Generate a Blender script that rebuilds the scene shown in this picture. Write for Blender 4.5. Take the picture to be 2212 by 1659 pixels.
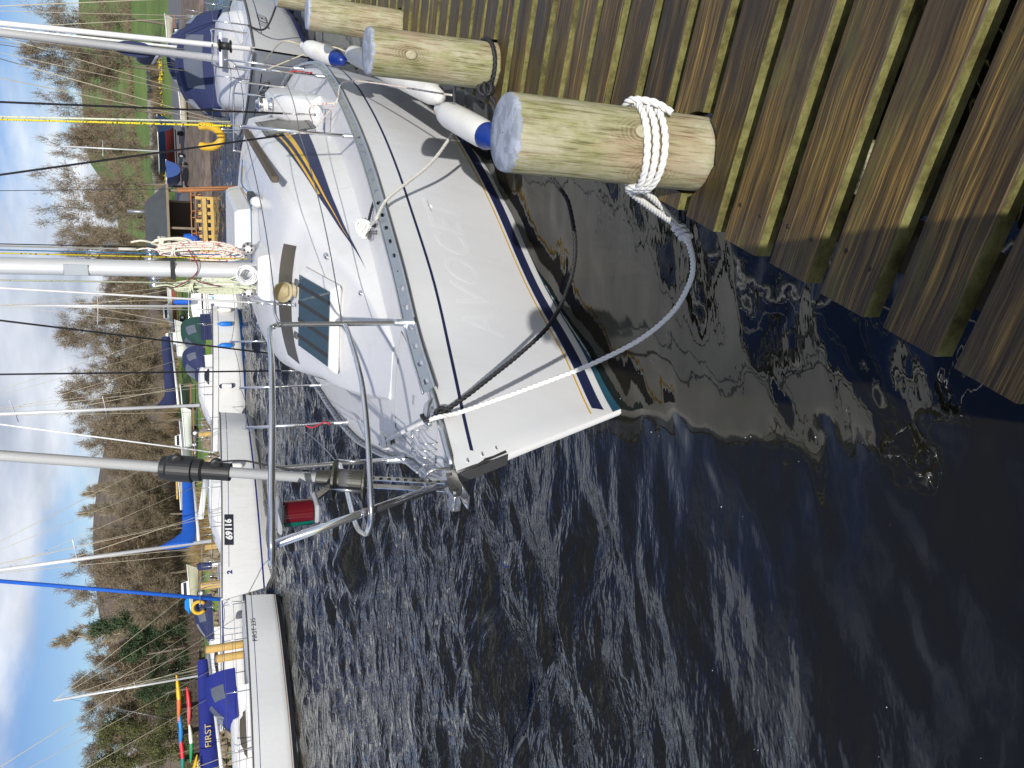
import bpy, bmesh, math, random
import numpy as np
from mathutils import Vector, Matrix
for o in list(bpy.data.objects): bpy.data.objects.remove(o)
SC = bpy.context.scene
COL = SC.collection
rnd = random.Random(7)
R = math.radians
# ------------------------------------------------------------------ camera (phone held sideways: picture is rolled 90 degrees)
EYE = 2.3
PITCH, ROLL = R(23.0), 0.04
FOC = 1661.0                       # focal length in units of a 2212 x 1659 picture
fwd = np.array([0, math.cos(PITCH), -math.sin(PITCH)])
upv = np.array([0, math.sin(PITCH), math.cos(PITCH)])
rgt = np.array([1.0, 0, 0])
CAM = np.array([0, 0, EYE])
down_s = -(rgt * math.sin(ROLL) + upv * math.cos(ROLL))
right_s = rgt * math.cos(ROLL) - upv * math.sin(ROLL)
cd = bpy.data.cameras.new('camera'); cam = bpy.data.objects.new('camera', cd); COL.objects.link(cam)
cd.sensor_width = 36; cd.lens = 36 * FOC / 2212; cd.clip_start = 0.05; cd.clip_end = 9000
M = Matrix.Identity(4)
for i in range(3):
    M[i][0] = down_s[i]; M[i][1] = right_s[i]; M[i][2] = -fwd[i]; M[i][3] = CAM[i]
cam.matrix_world = M
SC.camera = cam
# ------------------------------------------------------------------ sun, sky, exposure
SUN = Vector((-0.105, -0.905, 0.41)).normalized()
sl = bpy.data.lights.new('sun', 'SUN'); sl.energy = 3.7; sl.angle = R(0.53); sl.color = (1.0, 0.965, 0.915)
so = bpy.data.objects.new('sun', sl); COL.objects.link(so)
so.rotation_euler = SUN.to_track_quat('Z', 'Y').to_euler(); so.location = (0, -30, 40)
world = bpy.data.worlds.new('World'); SC.world = world; world.use_nodes = True
SC.view_settings.view_transform = 'Standard'; SC.view_settings.look = 'None'
SC.view_settings.gamma = 1.0; SC.view_settings.use_curve_mapping = False
SC.view_settings.exposure = 0.24
def build_world():
    nt = world.node_tree; nt.nodes.clear()
    N = nt.nodes.new; Lk = nt.links.new
    out = N('ShaderNodeOutputWorld'); bg = N('ShaderNodeBackground'); bg.inputs[1].default_value = 0.15
    sky = N('ShaderNodeTexSky'); sky.sky_type = 'NISHITA'; sky.sun_disc = False
    sky.sun_elevation = math.asin(SUN.z); sky.sun_rotation = math.atan2(SUN.x, SUN.y)
    sky.air_density = 1.0; sky.dust_density = 0.25; sky.ozone_density = 2.0
    tc = N('ShaderNodeTexCoord')
    sep = N('ShaderNodeSeparateXYZ'); Lk(tc.outputs['Generated'], sep.inputs[0])
    # project the view direction onto a cloud layer overhead
    zc = N('ShaderNodeMath'); zc.operation = 'MAXIMUM'; Lk(sep.outputs[2], zc.inputs[0]); zc.inputs[1].default_value = 0.0
    za = N('ShaderNodeMath'); za.operation = 'ADD'; Lk(zc.outputs[0], za.inputs[0]); za.inputs[1].default_value = 0.14
    dx = N('ShaderNodeMath'); dx.operation = 'DIVIDE'; Lk(sep.outputs[0], dx.inputs[0]); Lk(za.outputs[0], dx.inputs[1])
    dy = N('ShaderNodeMath'); dy.operation = 'DIVIDE'; Lk(sep.outputs[1], dy.inputs[0]); Lk(za.outputs[0], dy.inputs[1])
    cmb = N('ShaderNodeCombineXYZ'); Lk(dx.outputs[0], cmb.inputs[0]); Lk(dy.outputs[0], cmb.inputs[1])
    mp = N('ShaderNodeMapping'); Lk(cmb.outputs[0], mp.inputs[0]); mp.inputs['Location'].default_value = CLOUD_LOC; mp.inputs['Scale'].default_value = (1.0, 0.8, 1)
    n1 = N('ShaderNodeTexNoise'); n1.inputs['Scale'].default_value = 0.62; n1.inputs['Detail'].default_value = 9; n1.inputs['Roughness'].default_value = 0.56
    Lk(mp.outputs[0], n1.inputs['Vector'])
    rp = N('ShaderNodeValToRGB'); rp.color_ramp.elements[0].position = 0.41; rp.color_ramp.elements[1].position = 0.60
    rp.color_ramp.interpolation = 'EASE'
    Lk(n1.outputs[0], rp.inputs[0])
    n2 = N('ShaderNodeTexNoise'); n2.inputs['Scale'].default_value = 1.7; n2.inputs['Detail'].default_value = 6
    Lk(mp.outputs[0], n2.inputs['Vector'])
    cc = N('ShaderNodeValToRGB'); cc.color_ramp.elements[0].position = 0.35; cc.color_ramp.elements[0].color = (2.7, 2.95, 3.5, 1)
    cc.color_ramp.elements[1].position = 0.68; cc.color_ramp.elements[1].color = (6.0, 6.2, 6.5, 1)
    Lk(n2.outputs[0], cc.inputs[0])
    sc = N('ShaderNodeMath'); sc.operation = 'MULTIPLY'; Lk(rp.outputs[0], sc.inputs[0]); sc.inputs[1].default_value = 0.93
    mx = N('ShaderNodeMix'); mx.data_type = 'RGBA'
    hs = N('ShaderNodeHueSaturation'); hs.inputs['Saturation'].default_value = 1.30; hs.inputs['Value'].default_value = .60; hs.inputs['Hue'].default_value = .522; Lk(sky.outputs[0], hs.inputs['Color'])
    Lk(sc.outputs[0], mx.inputs[0]); Lk(hs.outputs[0], mx.inputs[6]); Lk(cc.outputs[0], mx.inputs[7])
    Lk(mx.outputs[2], bg.inputs[0]); Lk(bg.outputs[0], out.inputs[0])
CLOUD_LOC = (19.826, -1.189, 0)
build_world()

# ------------------------------------------------------------------ pixel -> place helpers (used once, to read real positions off the survey)
def ray(vx, vy):
    x = (1659 - vy) - 829.5; y = vx - 1106
    return fwd * FOC + right_s * x + down_s * y
def atz(vx, vy, z):
    d = ray(vx, vy); return CAM + d * ((z - EYE) / d[2])
def aty(vx, vy, Y):
    d = ray(vx, vy); return CAM + d * (Y / d[1])
def onplane(vx, vy, p0, n):
    d = ray(vx, vy); return CAM + d * (np.dot(np.array(p0) - CAM, n) / np.dot(d, n))

# ------------------------------------------------------------------ mesh helpers
def V3(p): return np.array([float(p[0]), float(p[1]), float(p[2])])
def frames(pts):
    """parallel-transport frames along a polyline"""
    pts = [V3(p) for p in pts]; n = len(pts); T = []
    for i in range(n):
        a = pts[max(i - 1, 0)]; b = pts[min(i + 1, n - 1)]; t = b - a; l = np.linalg.norm(t); T.append(t / l if l > 1e-9 else np.array([0, 0, 1.0]))
    t = T[0]; ref = np.array([0, 0, 1.0]) if abs(t[2]) < 0.9 else np.array([1.0, 0, 0])
    u = np.cross(t, ref); u /= np.linalg.norm(u); U = [u]
    for i in range(1, n):
        u = U[-1] - T[i] * np.dot(U[-1], T[i]); l = np.linalg.norm(u)
        u = u / l if l > 1e-9 else U[-1]; U.append(u)
    return pts, T, U
def spline(pts, k=8, closed=False):
    pts = [V3(p) for p in pts]; n = len(pts); out = []
    rng = range(n) if closed else range(n - 1)
    for i in rng:
        if closed: p0, p1, p2, p3 = pts[i - 1], pts[i], pts[(i + 1) % n], pts[(i + 2) % n]
        else: p0, p1, p2, p3 = pts[max(i - 1, 0)], pts[i], pts[i + 1], pts[min(i + 2, n - 1)]
        for j in range(k):
            t = j / k
            out.append(0.5 * ((2 * p1) + (p2 - p0) * t + (2 * p0 - 5 * p1 + 4 * p2 - p3) * t * t + (3 * p1 - p0 - 3 * p2 + p3) * t ** 3))
    if not closed: out.append(pts[-1])
    return out
def resample(pts, step):
    pts = [V3(p) for p in pts]; d = [0]
    for a, b in zip(pts, pts[1:]): d.append(d[-1] + np.linalg.norm(b - a))
    n = max(2, int(d[-1] / step) + 1); s = np.linspace(0, d[-1], n)
    P = np.array(pts); return [np.array([np.interp(x, d, P[:, k]) for k in range(3)]) for x in s]
def interp(x, xs, ys):
    """monotone cubic interpolation (smooth curves through measured points)"""
    n = len(xs)
    if x <= xs[0]: return ys[0]
    if x >= xs[-1]: return ys[-1]
    h = [xs[i + 1] - xs[i] for i in range(n - 1)]; d = [(ys[i + 1] - ys[i]) / h[i] for i in range(n - 1)]
    m = [d[0]] + [0 if d[i - 1] * d[i] <= 0 else 2 * d[i - 1] * d[i] / (d[i - 1] + d[i]) for i in range(1, n - 1)] + [d[-1]]
    i = max(j for j in range(n - 1) if xs[j] <= x); t = (x - xs[i]) / h[i]
    return (2 * t**3 - 3 * t**2 + 1) * ys[i] + (t**3 - 2 * t**2 + t) * h[i] * m[i] + (-2 * t**3 + 3 * t**2) * ys[i + 1] + (t**3 - t**2) * h[i] * m[i + 1]

class MB:
    def __init__(s): s.v = []; s.f = []; s.mi = []; s.sm = []
    def add(s, vs, fs, mi=0, smooth=False):
        o = len(s.v); s.v += [tuple(map(float, p)) for p in vs]
        for f in fs: s.f.append(tuple(o + i for i in f)); s.mi.append(mi); s.sm.append(smooth)
        return s
    def box(s, c, d, rot=None, mi=0, taper=1.0, bev=0.0):
        hx, hy, hz = d[0] / 2, d[1] / 2, d[2] / 2
        if bev:
            b = bev; P = []
            for z, q in ((-hz, b), (-hz + b, 0), (hz - b, 0), (hz, b)):
                k = taper if z > 0 else 1
                X, Y = hx * k - q, hy * k - q; e = b * .6
                P += [(-X + e, -Y, z), (X - e, -Y, z), (X, -Y + e, z), (X, Y - e, z), (X - e, Y, z), (-X + e, Y, z), (-X, Y - e, z), (-X, -Y + e, z)]
            F = [tuple(range(7, -1, -1)), tuple(range(24, 32))]
            for r in range(3):
                for i in range(8): F.append((r * 8 + i, r * 8 + (i + 1) % 8, (r + 1) * 8 + (i + 1) % 8, (r + 1) * 8 + i))
        else:
            k = taper
            P = [(-hx, -hy, -hz), (hx, -hy, -hz), (hx, hy, -hz), (-hx, hy, -hz), (-hx * k, -hy * k, hz), (hx * k, -hy * k, hz), (hx * k, hy * k, hz), (-hx * k, hy * k, hz)]
            F = [(3, 2, 1, 0), (4, 5, 6, 7), (0, 1, 5, 4), (1, 2, 6, 5), (2, 3, 7, 6), (3, 0, 4, 7)]
        Rm = rot if rot is not None else Matrix.Identity(3)
        Q = [Rm @ Vector(p) + Vector(c) for p in P]
        return s.add(Q, F, mi)
    def bar(s, a, b, w, h, mi=0, bev=0.0, upz=(0, 0, 1)):
        """rectangular bar from a to b, w wide sideways, h high"""
        a, b = Vector(a), Vector(b); t = (b - a); l = t.length; t.normalize()
        side = t.cross(Vector(upz)); side.normalize(); up = side.cross(t)
        m = Matrix((t, side, up)).transposed()
        return s.box((a + b) / 2, (l, w, h), m, mi, bev=bev)
    def tube(s, pts, r, n=8, mi=0, cap=True, smooth=True, closed=False):
        pts, T, U = frames(pts); m = len(pts); rs = r if hasattr(r, '__len__') else [r] * m; P = []; F = []
        for i in range(m):
            w = np.cross(T[i], U[i])
            for j in range(n):
                a = 2 * math.pi * j / n; P.append(pts[i] + (U[i] * math.cos(a) + w * math.sin(a)) * rs[i])
        for i in range(m - 1 if not closed else m):
            i2 = (i + 1) % m
            for j in range(n): F.append((i * n + j, i * n + (j + 1) % n, i2 * n + (j + 1) % n, i2 * n + j))
        s.add(P, F, mi, smooth)
        if cap and not closed:
            o = len(s.v) - m * n
            s.f.append(tuple(o + j for j in range(n - 1, -1, -1))); s.mi.append(mi); s.sm.append(False)
            s.f.append(tuple(o + (m - 1) * n + j for j in range(n))); s.mi.append(mi); s.sm.append(False)
        return s
    def lathe(s, prof, n=16, c=(0, 0, 0), axis=(0, 0, 1), mi=0, smooth=True):
        """profile of (radius, height) turned about axis at c"""
        ax = Vector(axis).normalized(); q = Vector((0, 0, 1)).rotation_difference(ax).to_matrix(); P = []; F = []
        for r, h in prof:
            for j in range(n):
                a = 2 * math.pi * j / n; P.append(q @ Vector((r * math.cos(a), r * math.sin(a), h)) + Vector(c))
        for i in range(len(prof) - 1):
            for j in range(n): F.append((i * n + j, i * n + (j + 1) % n, (i + 1) * n + (j + 1) % n, (i + 1) * n + j))
        if prof[0][0] > 1e-5: F.append(tuple(range(n - 1, -1, -1)))
        if prof[-1][0] > 1e-5: F.append(tuple((len(prof) - 1) * n + j for j in range(n)))
        return s.add(P, F, mi, smooth)
    def grid(s, rows, mi=0, smooth=True, closed=False, flip=False):
        P = [p for r in rows for p in r]; w = len(rows[0]); F = []
        for i in range(len(rows) - 1):
            for j in range(w if closed else w - 1):
                q = (i * w + j, i * w + (j + 1) % w, (i + 1) * w + (j + 1) % w, (i + 1) * w + j)
                F.append(q[::-1] if flip else q)
        return s.add(P, F, mi, smooth)
    def prism(s, poly, off, mi=0, smooth=False):
        """closed solid between polygon poly and poly+off"""
        n = len(poly); P = [V3(p) for p in poly] + [V3(p) + V3(off) for p in poly]
        F = [tuple(range(n - 1, -1, -1)), tuple(range(n, 2 * n))] + [(i, (i + 1) % n, n + (i + 1) % n, n + i) for i in range(n)]
        return s.add(P, F, mi, smooth)
    def ball(s, c, r, n=10, mi=0):
        rr = r if hasattr(r, '__len__') else (r, r, r); m = n // 2 + 1; P = []; F = []
        for i in range(m):
            th = math.pi * i / (m - 1)
            for j in range(n):
                a = 2 * math.pi * j / n
                P.append((c[0] + rr[0] * math.sin(th) * math.cos(a), c[1] + rr[1] * math.sin(th) * math.sin(a), c[2] + rr[2] * math.cos(th)))
        for i in range(m - 1):
            for j in range(n): F.append(((i + 1) * n + j, (i + 1) * n + (j + 1) % n, i * n + (j + 1) % n, i * n + j))
        return s.add(P, F, mi, True)
    def mesh(s, name, mats):
        me = bpy.data.meshes.new(name); me.from_pydata(s.v, [], s.f)
        for m in (mats if isinstance(mats, (list, tuple)) else [mats]): me.materials.append(m)
        if len(s.f):
            me.polygons.foreach_set('material_index', s.mi); me.polygons.foreach_set('use_smooth', s.sm)
        me.update(); return me
    def build(s, name, mats, parent=None, **kw):
        return link(name, s.mesh(name, mats), parent, **kw)
def link(name, me, parent=None, label=None, cat=None, group=None, kind=None, loc=None, rot=None):
    o = bpy.data.objects.new(name, me); COL.objects.link(o)
    if parent: o.parent = parent
    if label: o['label'] = label
    if cat: o['category'] = cat
    if group: o['group'] = group
    if kind: o['kind'] = kind
    if loc is not None: o.location = loc
    if rot is not None: o.rotation_euler = rot
    return o
def thing(name, label, cat, group=None, loc=(0, 0, 0), rot=None): return link(name, None, None, label, cat, group, None, loc, rot)
def copy_tree(o, parent=None, label=None):
    c = o.copy(); COL.objects.link(c); c.parent = parent
    if label: c['label'] = label
    for ch in list(o.children): copy_tree(ch, c)
    return c
def rope(mb, pts, r, pitch=None, step=None, n=6, mi=0):
    """three-strand laid rope along pts"""
    pitch = pitch or r * 7; P, T, U = frames(resample(pts, step or r * 0.9)); d = 0
    S = [[], [], []]
    for i in range(len(P)):
        if i: d += np.linalg.norm(P[i] - P[i - 1])
        w = np.cross(T[i], U[i])
        for k in range(3):
            a = 2 * math.pi * (d / pitch + k / 3); S[k].append(P[i] + (U[i] * math.cos(a) + w * math.sin(a)) * r * .5)
    for k in range(3): mb.tube(S[k], r * .56, n, mi)
    return mb
def text_mesh(body, size, mat, parent, mtx, name='lettering', extrude=0.002, sx=1.0, bold=0.0, spacing=1.0, label=None):
    cu = bpy.data.curves.new('txt', 'FONT'); cu.body = body; cu.size = size; cu.extrude = extrude; cu.align_x = 'CENTER'; cu.align_y = 'CENTER'
    cu.offset = bold; cu.space_character = spacing; cu.resolution_u = 3
    ob = bpy.data.objects.new('txt', cu); COL.objects.link(ob)
    dg = bpy.context.evaluated_depsgraph_get(); me = bpy.data.meshes.new_from_object(ob.evaluated_get(dg))
    bpy.data.objects.remove(ob); bpy.data.curves.remove(cu)
    me.materials.clear(); me.materials.append(mat)
    me.transform(Matrix.Diagonal((sx, 1, 1, 1))); me.transform(mtx)
    return link(name, me, parent, label=label)
def basis(o, x, y):
    """matrix with origin o, text direction x and up y"""
    x = Vector(x).normalized(); y = Vector(y); z = x.cross(y).normalized(); y = z.cross(x)
    m = Matrix((x, y, z)).transposed().to_4x4(); m.translation = Vector(o); return m

# ------------------------------------------------------------------ materials
MATS = {}
def new_mat(name):
    m = bpy.data.materials.new(name); m.use_nodes = True; nt = m.node_tree
    return m, nt, nt.nodes['Principled BSDF'], nt.nodes.new, nt.links.new
def plain(name, col, rough=.5, metal=0.0, spec=None, noise=0.12, scale=8.0, bump=0.0, bscale=60.0, coat=0.0, trans=0.0, ior=None, dirt=None, dirt_amt=0.5, dscale=3.0):
    """principled surface whose colour and gloss wander a little (wear), with optional dirt and fine relief"""
    if name in MATS: return MATS[name]
    m, nt, b, N, Lk = new_mat(name)
    tc = N('ShaderNodeTexCoord'); n = N('ShaderNodeTexNoise'); n.inputs['Scale'].default_value = scale; n.inputs['Detail'].default_value = 5
    Lk(tc.outputs['Object'], n.inputs['Vector'])
    mx = N('ShaderNodeMix'); mx.data_type = 'RGBA'; c = np.array(col[:3])
    mx.inputs[6].default_value = (*np.clip(c * (1 - noise), 0, 1), 1); mx.inputs[7].default_value = (*np.clip(c * (1 + noise), 0, 1), 1)
    Lk(n.outputs[0], mx.inputs[0]); src = mx.outputs[2]
    if dirt is not None:
        d = N('ShaderNodeTexNoise'); d.inputs['Scale'].default_value = dscale; d.inputs['Detail'].default_value = 8; d.inputs['Roughness'].default_value = .65
        Lk(tc.outputs['Object'], d.inputs['Vector'])
        rp = N('ShaderNodeValToRGB'); rp.color_ramp.elements[0].position = .48; rp.color_ramp.elements[1].position = .72; Lk(d.outputs[0], rp.inputs[0])
        mu = N('ShaderNodeMath'); mu.operation = 'MULTIPLY'; mu.inputs[1].default_value = dirt_amt; Lk(rp.outputs[0], mu.inputs[0])
        m2 = N('ShaderNodeMix'); m2.data_type = 'RGBA'; Lk(mu.outputs[0], m2.inputs[0]); Lk(src, m2.inputs[6]); m2.inputs[7].default_value = (*dirt, 1); src = m2.outputs[2]
    Lk(src, b.inputs['Base Color'])
    mr = N('ShaderNodeMapRange'); mr.inputs[3].default_value = max(rough * .75, 0); mr.inputs[4].default_value = min(rough * 1.3, 1); Lk(n.outputs[0], mr.inputs[0]); Lk(mr.outputs[0], b.inputs['Roughness'])
    b.inputs['Metallic'].default_value = metal
    if coat: b.inputs['Coat Weight'].default_value = coat; b.inputs['Coat Roughness'].default_value = .08
    if trans: b.inputs['Transmission Weight'].default_value = trans
    if ior: b.inputs['IOR'].default_value = ior
    if bump:
        bn = N('ShaderNodeTexNoise'); bn.inputs['Scale'].default_value = bscale; bn.inputs['Detail'].default_value = 4; Lk(tc.outputs['Object'], bn.inputs['Vector'])
        bp = N('ShaderNodeBump'); bp.inputs['Strength'].default_value = bump; bp.inputs['Distance'].default_value = .02; Lk(bn.outputs[0], bp.inputs['Height']); Lk(bp.outputs[0], b.inputs['Normal'])
    MATS[name] = m; return m
# ================================================================== wood, water materials
def wood_deck():
    m, nt, b, N, Lk = new_mat('wet_deck_wood')
    tc = N('ShaderNodeTexCoord'); oi = N('ShaderNodeObjectInfo')
    off = N('ShaderNodeVectorMath'); off.operation = 'SCALE'; off.inputs[0].default_value = (37, 19, 53); Lk(oi.outputs['Random'], off.inputs['Scale'])
    ad = N('ShaderNodeVectorMath'); ad.operation = 'ADD'; Lk(tc.outputs['Object'], ad.inputs[0]); Lk(off.outputs[0], ad.inputs[1])
    # slow bending of the grain
    w = N('ShaderNodeTexNoise'); w.inputs['Scale'].default_value = 2.2; w.inputs['Detail'].default_value = 2; Lk(ad.outputs[0], w.inputs['Vector'])
    ws = N('ShaderNodeVectorMath'); ws.operation = 'MULTIPLY'; ws.inputs[1].default_value = (0, .04, 0); Lk(w.outputs['Color'], ws.inputs[0])
    a2 = N('ShaderNodeVectorMath'); a2.operation = 'ADD'; Lk(ad.outputs[0], a2.inputs[0]); Lk(ws.outputs[0], a2.inputs[1])
    def nz(sc, scale, det, rough=.6):
        mp = N('ShaderNodeMapping'); mp.inputs['Scale'].default_value = sc; Lk(a2.outputs[0], mp.inputs[0])
        n = N('ShaderNodeTexNoise'); n.inputs['Scale'].default_value = scale; n.inputs['Detail'].default_value = det; n.inputs['Roughness'].default_value = rough; Lk(mp.outputs[0], n.inputs['Vector']); return n.outputs[0]
    g1 = nz((.9, 34, 34), 1.0, 4, .65); g2 = nz((4, 190, 190), 1.0, 3); p1 = nz((1.6, 5, 5), 1.5, 5); p2 = nz((2.5, 7, 7), 1.6, 6, .7)
    def ramp(src, stops):
        r = N('ShaderNodeValToRGB'); e = r.color_ramp.elements
        while len(e) < len(stops): e.new(.5)
        for x, (p, c) in zip(e, stops): x.position = p; x.color = (*c, 1)
        Lk(src, r.inputs[0]); return r.outputs[0]
    base = ramp(g1, [(.30, (.027, .018, .008)), (.46, (.090, .058, .019)), (.58, (.160, .106, .032)), (.72, (.28, .195, .058))])
    fine = ramp(g2, [(.38, (.30, .28, .28)), (.54, (.95, .95, .92)), (.66, (2.0, 1.75, 1.2))])
    mu = N('ShaderNodeMix'); mu.data_type = 'RGBA'; mu.blend_type = 'MULTIPLY'; mu.inputs[0].default_value = 1; Lk(base, mu.inputs[6]); Lk(fine, mu.inputs[7])
    # dark soaked patches, green algae patches
    f1 = ramp(p1, [(.40, (0, 0, 0)), (.62, (1, 1, 1))]); f2 = ramp(p2, [(.52, (0, 0, 0)), (.70, (1, 1, 1))])
    m1 = N('ShaderNodeMix'); m1.data_type = 'RGBA'; s1 = N('ShaderNodeMath'); s1.operation = 'MULTIPLY'; s1.inputs[1].default_value = .8; Lk(f1, s1.inputs[0]); Lk(s1.outputs[0], m1.inputs[0])
    Lk(mu.outputs[2], m1.inputs[6]); m1.inputs[7].default_value = (.048, .033, .018, 1)
    m2 = N('ShaderNodeMix'); m2.data_type = 'RGBA'; s2 = N('ShaderNodeMath'); s2.operation = 'MULTIPLY'; s2.inputs[1].default_value = .62; Lk(f2, s2.inputs[0]); Lk(s2.outputs[0], m2.inputs[0])
    Lk(m1.outputs[2], m2.inputs[6]); m2.inputs[7].default_value = (.095, .095, .022, 1)
    hv = N('ShaderNodeHueSaturation'); Lk(m2.outputs[2], hv.inputs['Color']); vr = N('ShaderNodeMapRange'); vr.inputs[3].default_value = .6; vr.inputs[4].default_value = 1.35; Lk(oi.outputs['Random'], vr.inputs[0]); Lk(vr.outputs[0], hv.inputs['Value'])
    Lk(hv.outputs[0], b.inputs['Base Color']); b.inputs['Specular IOR Level'].default_value = .42
    rr = N('ShaderNodeMapRange'); rr.inputs[3].default_value = .58; rr.inputs[4].default_value = .24; Lk(p1, rr.inputs[0]); Lk(rr.outputs[0], b.inputs['Roughness'])
    hs = N('ShaderNodeMath'); hs.operation = 'MULTIPLY_ADD'; Lk(g2, hs.inputs[0]); hs.inputs[1].default_value = .5; Lk(g1, hs.inputs[2])
    bp = N('ShaderNodeBump'); bp.inputs['Strength'].default_value = .8; bp.inputs['Distance'].default_value = .006; Lk(hs.outputs[0], bp.inputs['Height']); Lk(bp.outputs[0], b.inputs['Normal'])
    return m
def wood_side():
    m, nt, b, N, Lk = new_mat('algae_board_edge')
    tc = N('ShaderNodeTexCoord'); oi = N('ShaderNodeObjectInfo')
    off = N('ShaderNodeVectorMath'); off.operation = 'SCALE'; off.inputs[0].default_value = (31, 17, 5); Lk(oi.outputs['Random'], off.inputs['Scale'])
    ad = N('ShaderNodeVectorMath'); ad.operation = 'ADD'; Lk(tc.outputs['Object'], ad.inputs[0]); Lk(off.outputs[0], ad.inputs[1])
    n = N('ShaderNodeTexNoise'); n.inputs['Scale'].default_value = 9; n.inputs['Detail'].default_value = 8; n.inputs['Roughness'].default_value = .75; Lk(ad.outputs[0], n.inputs['Vector'])
    r = N('ShaderNodeValToRGB'); e = r.color_ramp.elements; e.new(.5); e.new(.6)
    for x, (p, c) in zip(e, [(.30, (.030, .024, .008)), (.44, (.105, .092, .024)), (.56, (.185, .175, .052)), (.75, (.28, .275, .11))]): x.position = p; x.color = (*c, 1)
    Lk(n.outputs[0], r.inputs[0]); Lk(r.outputs[0], b.inputs['Base Color']); b.inputs['Roughness'].default_value = .75
    n2 = N('ShaderNodeTexNoise'); n2.inputs['Scale'].default_value = 120; Lk(ad.outputs[0], n2.inputs['Vector'])
    bp = N('ShaderNodeBump'); bp.inputs['Strength'].default_value = .5; bp.inputs['Distance'].default_value = .004; Lk(n2.outputs[0], bp.inputs['Height']); Lk(bp.outputs[0], b.inputs['Normal'])
    return m
def wood_post(knots=(), top=.665):
    m, nt, b, N, Lk = new_mat('mooring_post_wood')
    tc = N('ShaderNodeTexCoord'); oi = N('ShaderNodeObjectInfo')
    off = N('ShaderNodeVectorMath'); off.operation = 'SCALE'; off.inputs[0].default_value = (3, 7, 5); Lk(oi.outputs['Random'], off.inputs['Scale'])
    ad = N('ShaderNodeVectorMath'); ad.operation = 'ADD'; Lk(tc.outputs['Object'], ad.inputs[0]); Lk(off.outputs[0], ad.inputs[1])
    def nz(sc, det=5, rough=.6, src=ad):
        mp = N('ShaderNodeMapping'); mp.inputs['Scale'].default_value = sc; Lk(src.outputs[0], mp.inputs[0])
        n = N('ShaderNodeTexNoise'); n.inputs['Scale'].default_value = 1; n.inputs['Detail'].default_value = det; n.inputs['Roughness'].default_value = rough; Lk(mp.outputs[0], n.inputs['Vector']); return n.outputs[0]
    g0 = nz((85, 85, 5.0), 5, .65); g3 = nz((230, 230, 9), 3); ga = N('ShaderNodeMath'); ga.operation = 'MULTIPLY_ADD'; Lk(g3, ga.inputs[0]); ga.inputs[1].default_value = .45; Lk(g0, ga.inputs[2]); gs = N('ShaderNodeMath'); gs.operation = 'SUBTRACT'; Lk(ga.outputs[0], gs.inputs[0]); gs.inputs[1].default_value = .105; g = gs.outputs[0]; pt = nz((10, 10, 5), 7, .75); pt2 = nz((7, 7, 3.5), 6, .7)
    fac = g
    for K in knots:
        sb = N('ShaderNodeVectorMath'); sb.operation = 'SUBTRACT'; Lk(tc.outputs['Object'], sb.inputs[0]); sb.inputs[1].default_value = K
        sc = N('ShaderNodeVectorMath'); sc.operation = 'MULTIPLY'; Lk(sb.outputs[0], sc.inputs[0]); sc.inputs[1].default_value = (1, 1, .62)
        ln = N('ShaderNodeVectorMath'); ln.operation = 'LENGTH'; Lk(sc.outputs[0], ln.inputs[0])
        wv = N('ShaderNodeMath'); wv.operation = 'MULTIPLY'; Lk(ln.outputs['Value'], wv.inputs[0]); wv.inputs[1].default_value = 640
        jt = N('ShaderNodeMath'); jt.operation = 'MULTIPLY_ADD'; Lk(pt, jt.inputs[0]); jt.inputs[1].default_value = 26; Lk(wv.outputs[0], jt.inputs[2])
        sn = N('ShaderNodeMath'); sn.operation = 'SINE'; Lk(jt.outputs[0], sn.inputs[0])
        s2 = N('ShaderNodeMath'); s2.operation = 'MULTIPLY_ADD'; Lk(sn.outputs[0], s2.inputs[0]); s2.inputs[1].default_value = .07; s2.inputs[2].default_value = .47
        wt = N('ShaderNodeMapRange'); wt.inputs[1].default_value = .018; wt.inputs[2].default_value = .075; wt.inputs[3].default_value = .85; wt.inputs[4].default_value = 0; Lk(ln.outputs['Value'], wt.inputs[0])
        mx = N('ShaderNodeMix'); Lk(wt.outputs[0], mx.inputs[0]); Lk(fac, mx.inputs[2]); Lk(s2.outputs[0], mx.inputs[3]); fac = mx.outputs[0]
    def ramp(src, stops):
        r = N('ShaderNodeValToRGB'); e = r.color_ramp.elements
        while len(e) < len(stops): e.new(.5)
        for x, (p, c) in zip(e, stops): x.position = p; x.color = (*c, 1)
        Lk(src, r.inputs[0]); return r.outputs[0]
    c1 = ramp(fac, [(.34, (.040, .032, .016)), (.44, (.165, .142, .075)), (.54, (.31, .275, .16)), (.66, (.43, .40, .28))])
    c2 = ramp(fac, [(.36, (.040, .040, .013)), (.50, (.145, .143, .052)), (.63, (.28, .275, .125))])
    c3 = ramp(fac, [(.36, (.060, .038, .020)), (.51, (.205, .145, .080)), (.64, (.37, .29, .185))])
    f1 = ramp(pt, [(.42, (0, 0, 0)), (.6, (1, 1, 1))]); f2 = ramp(pt2, [(.50, (0, 0, 0)), (.66, (1, 1, 1))])
    m1 = N('ShaderNodeMix'); m1.data_type = 'RGBA'; Lk(f1, m1.inputs[0]); Lk(c1, m1.inputs[6]); Lk(c2, m1.inputs[7])
    m2 = N('ShaderNodeMix'); m2.data_type = 'RGBA'; Lk(f2, m2.inputs[0]); Lk(m1.outputs[2], m2.inputs[6]); Lk(c3, m2.inputs[7])
    # flaking blue-grey paint on the sawn top, a few runs over the rim
    sp = N('ShaderNodeSeparateXYZ'); Lk(tc.outputs['Object'], sp.inputs[0]); dr = nz((75, 75, 2), 3)
    th = N('ShaderNodeMath'); th.operation = 'MULTIPLY_ADD'; Lk(dr, th.inputs[0]); th.inputs[1].default_value = -.045; th.inputs[2].default_value = top + .008
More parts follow.
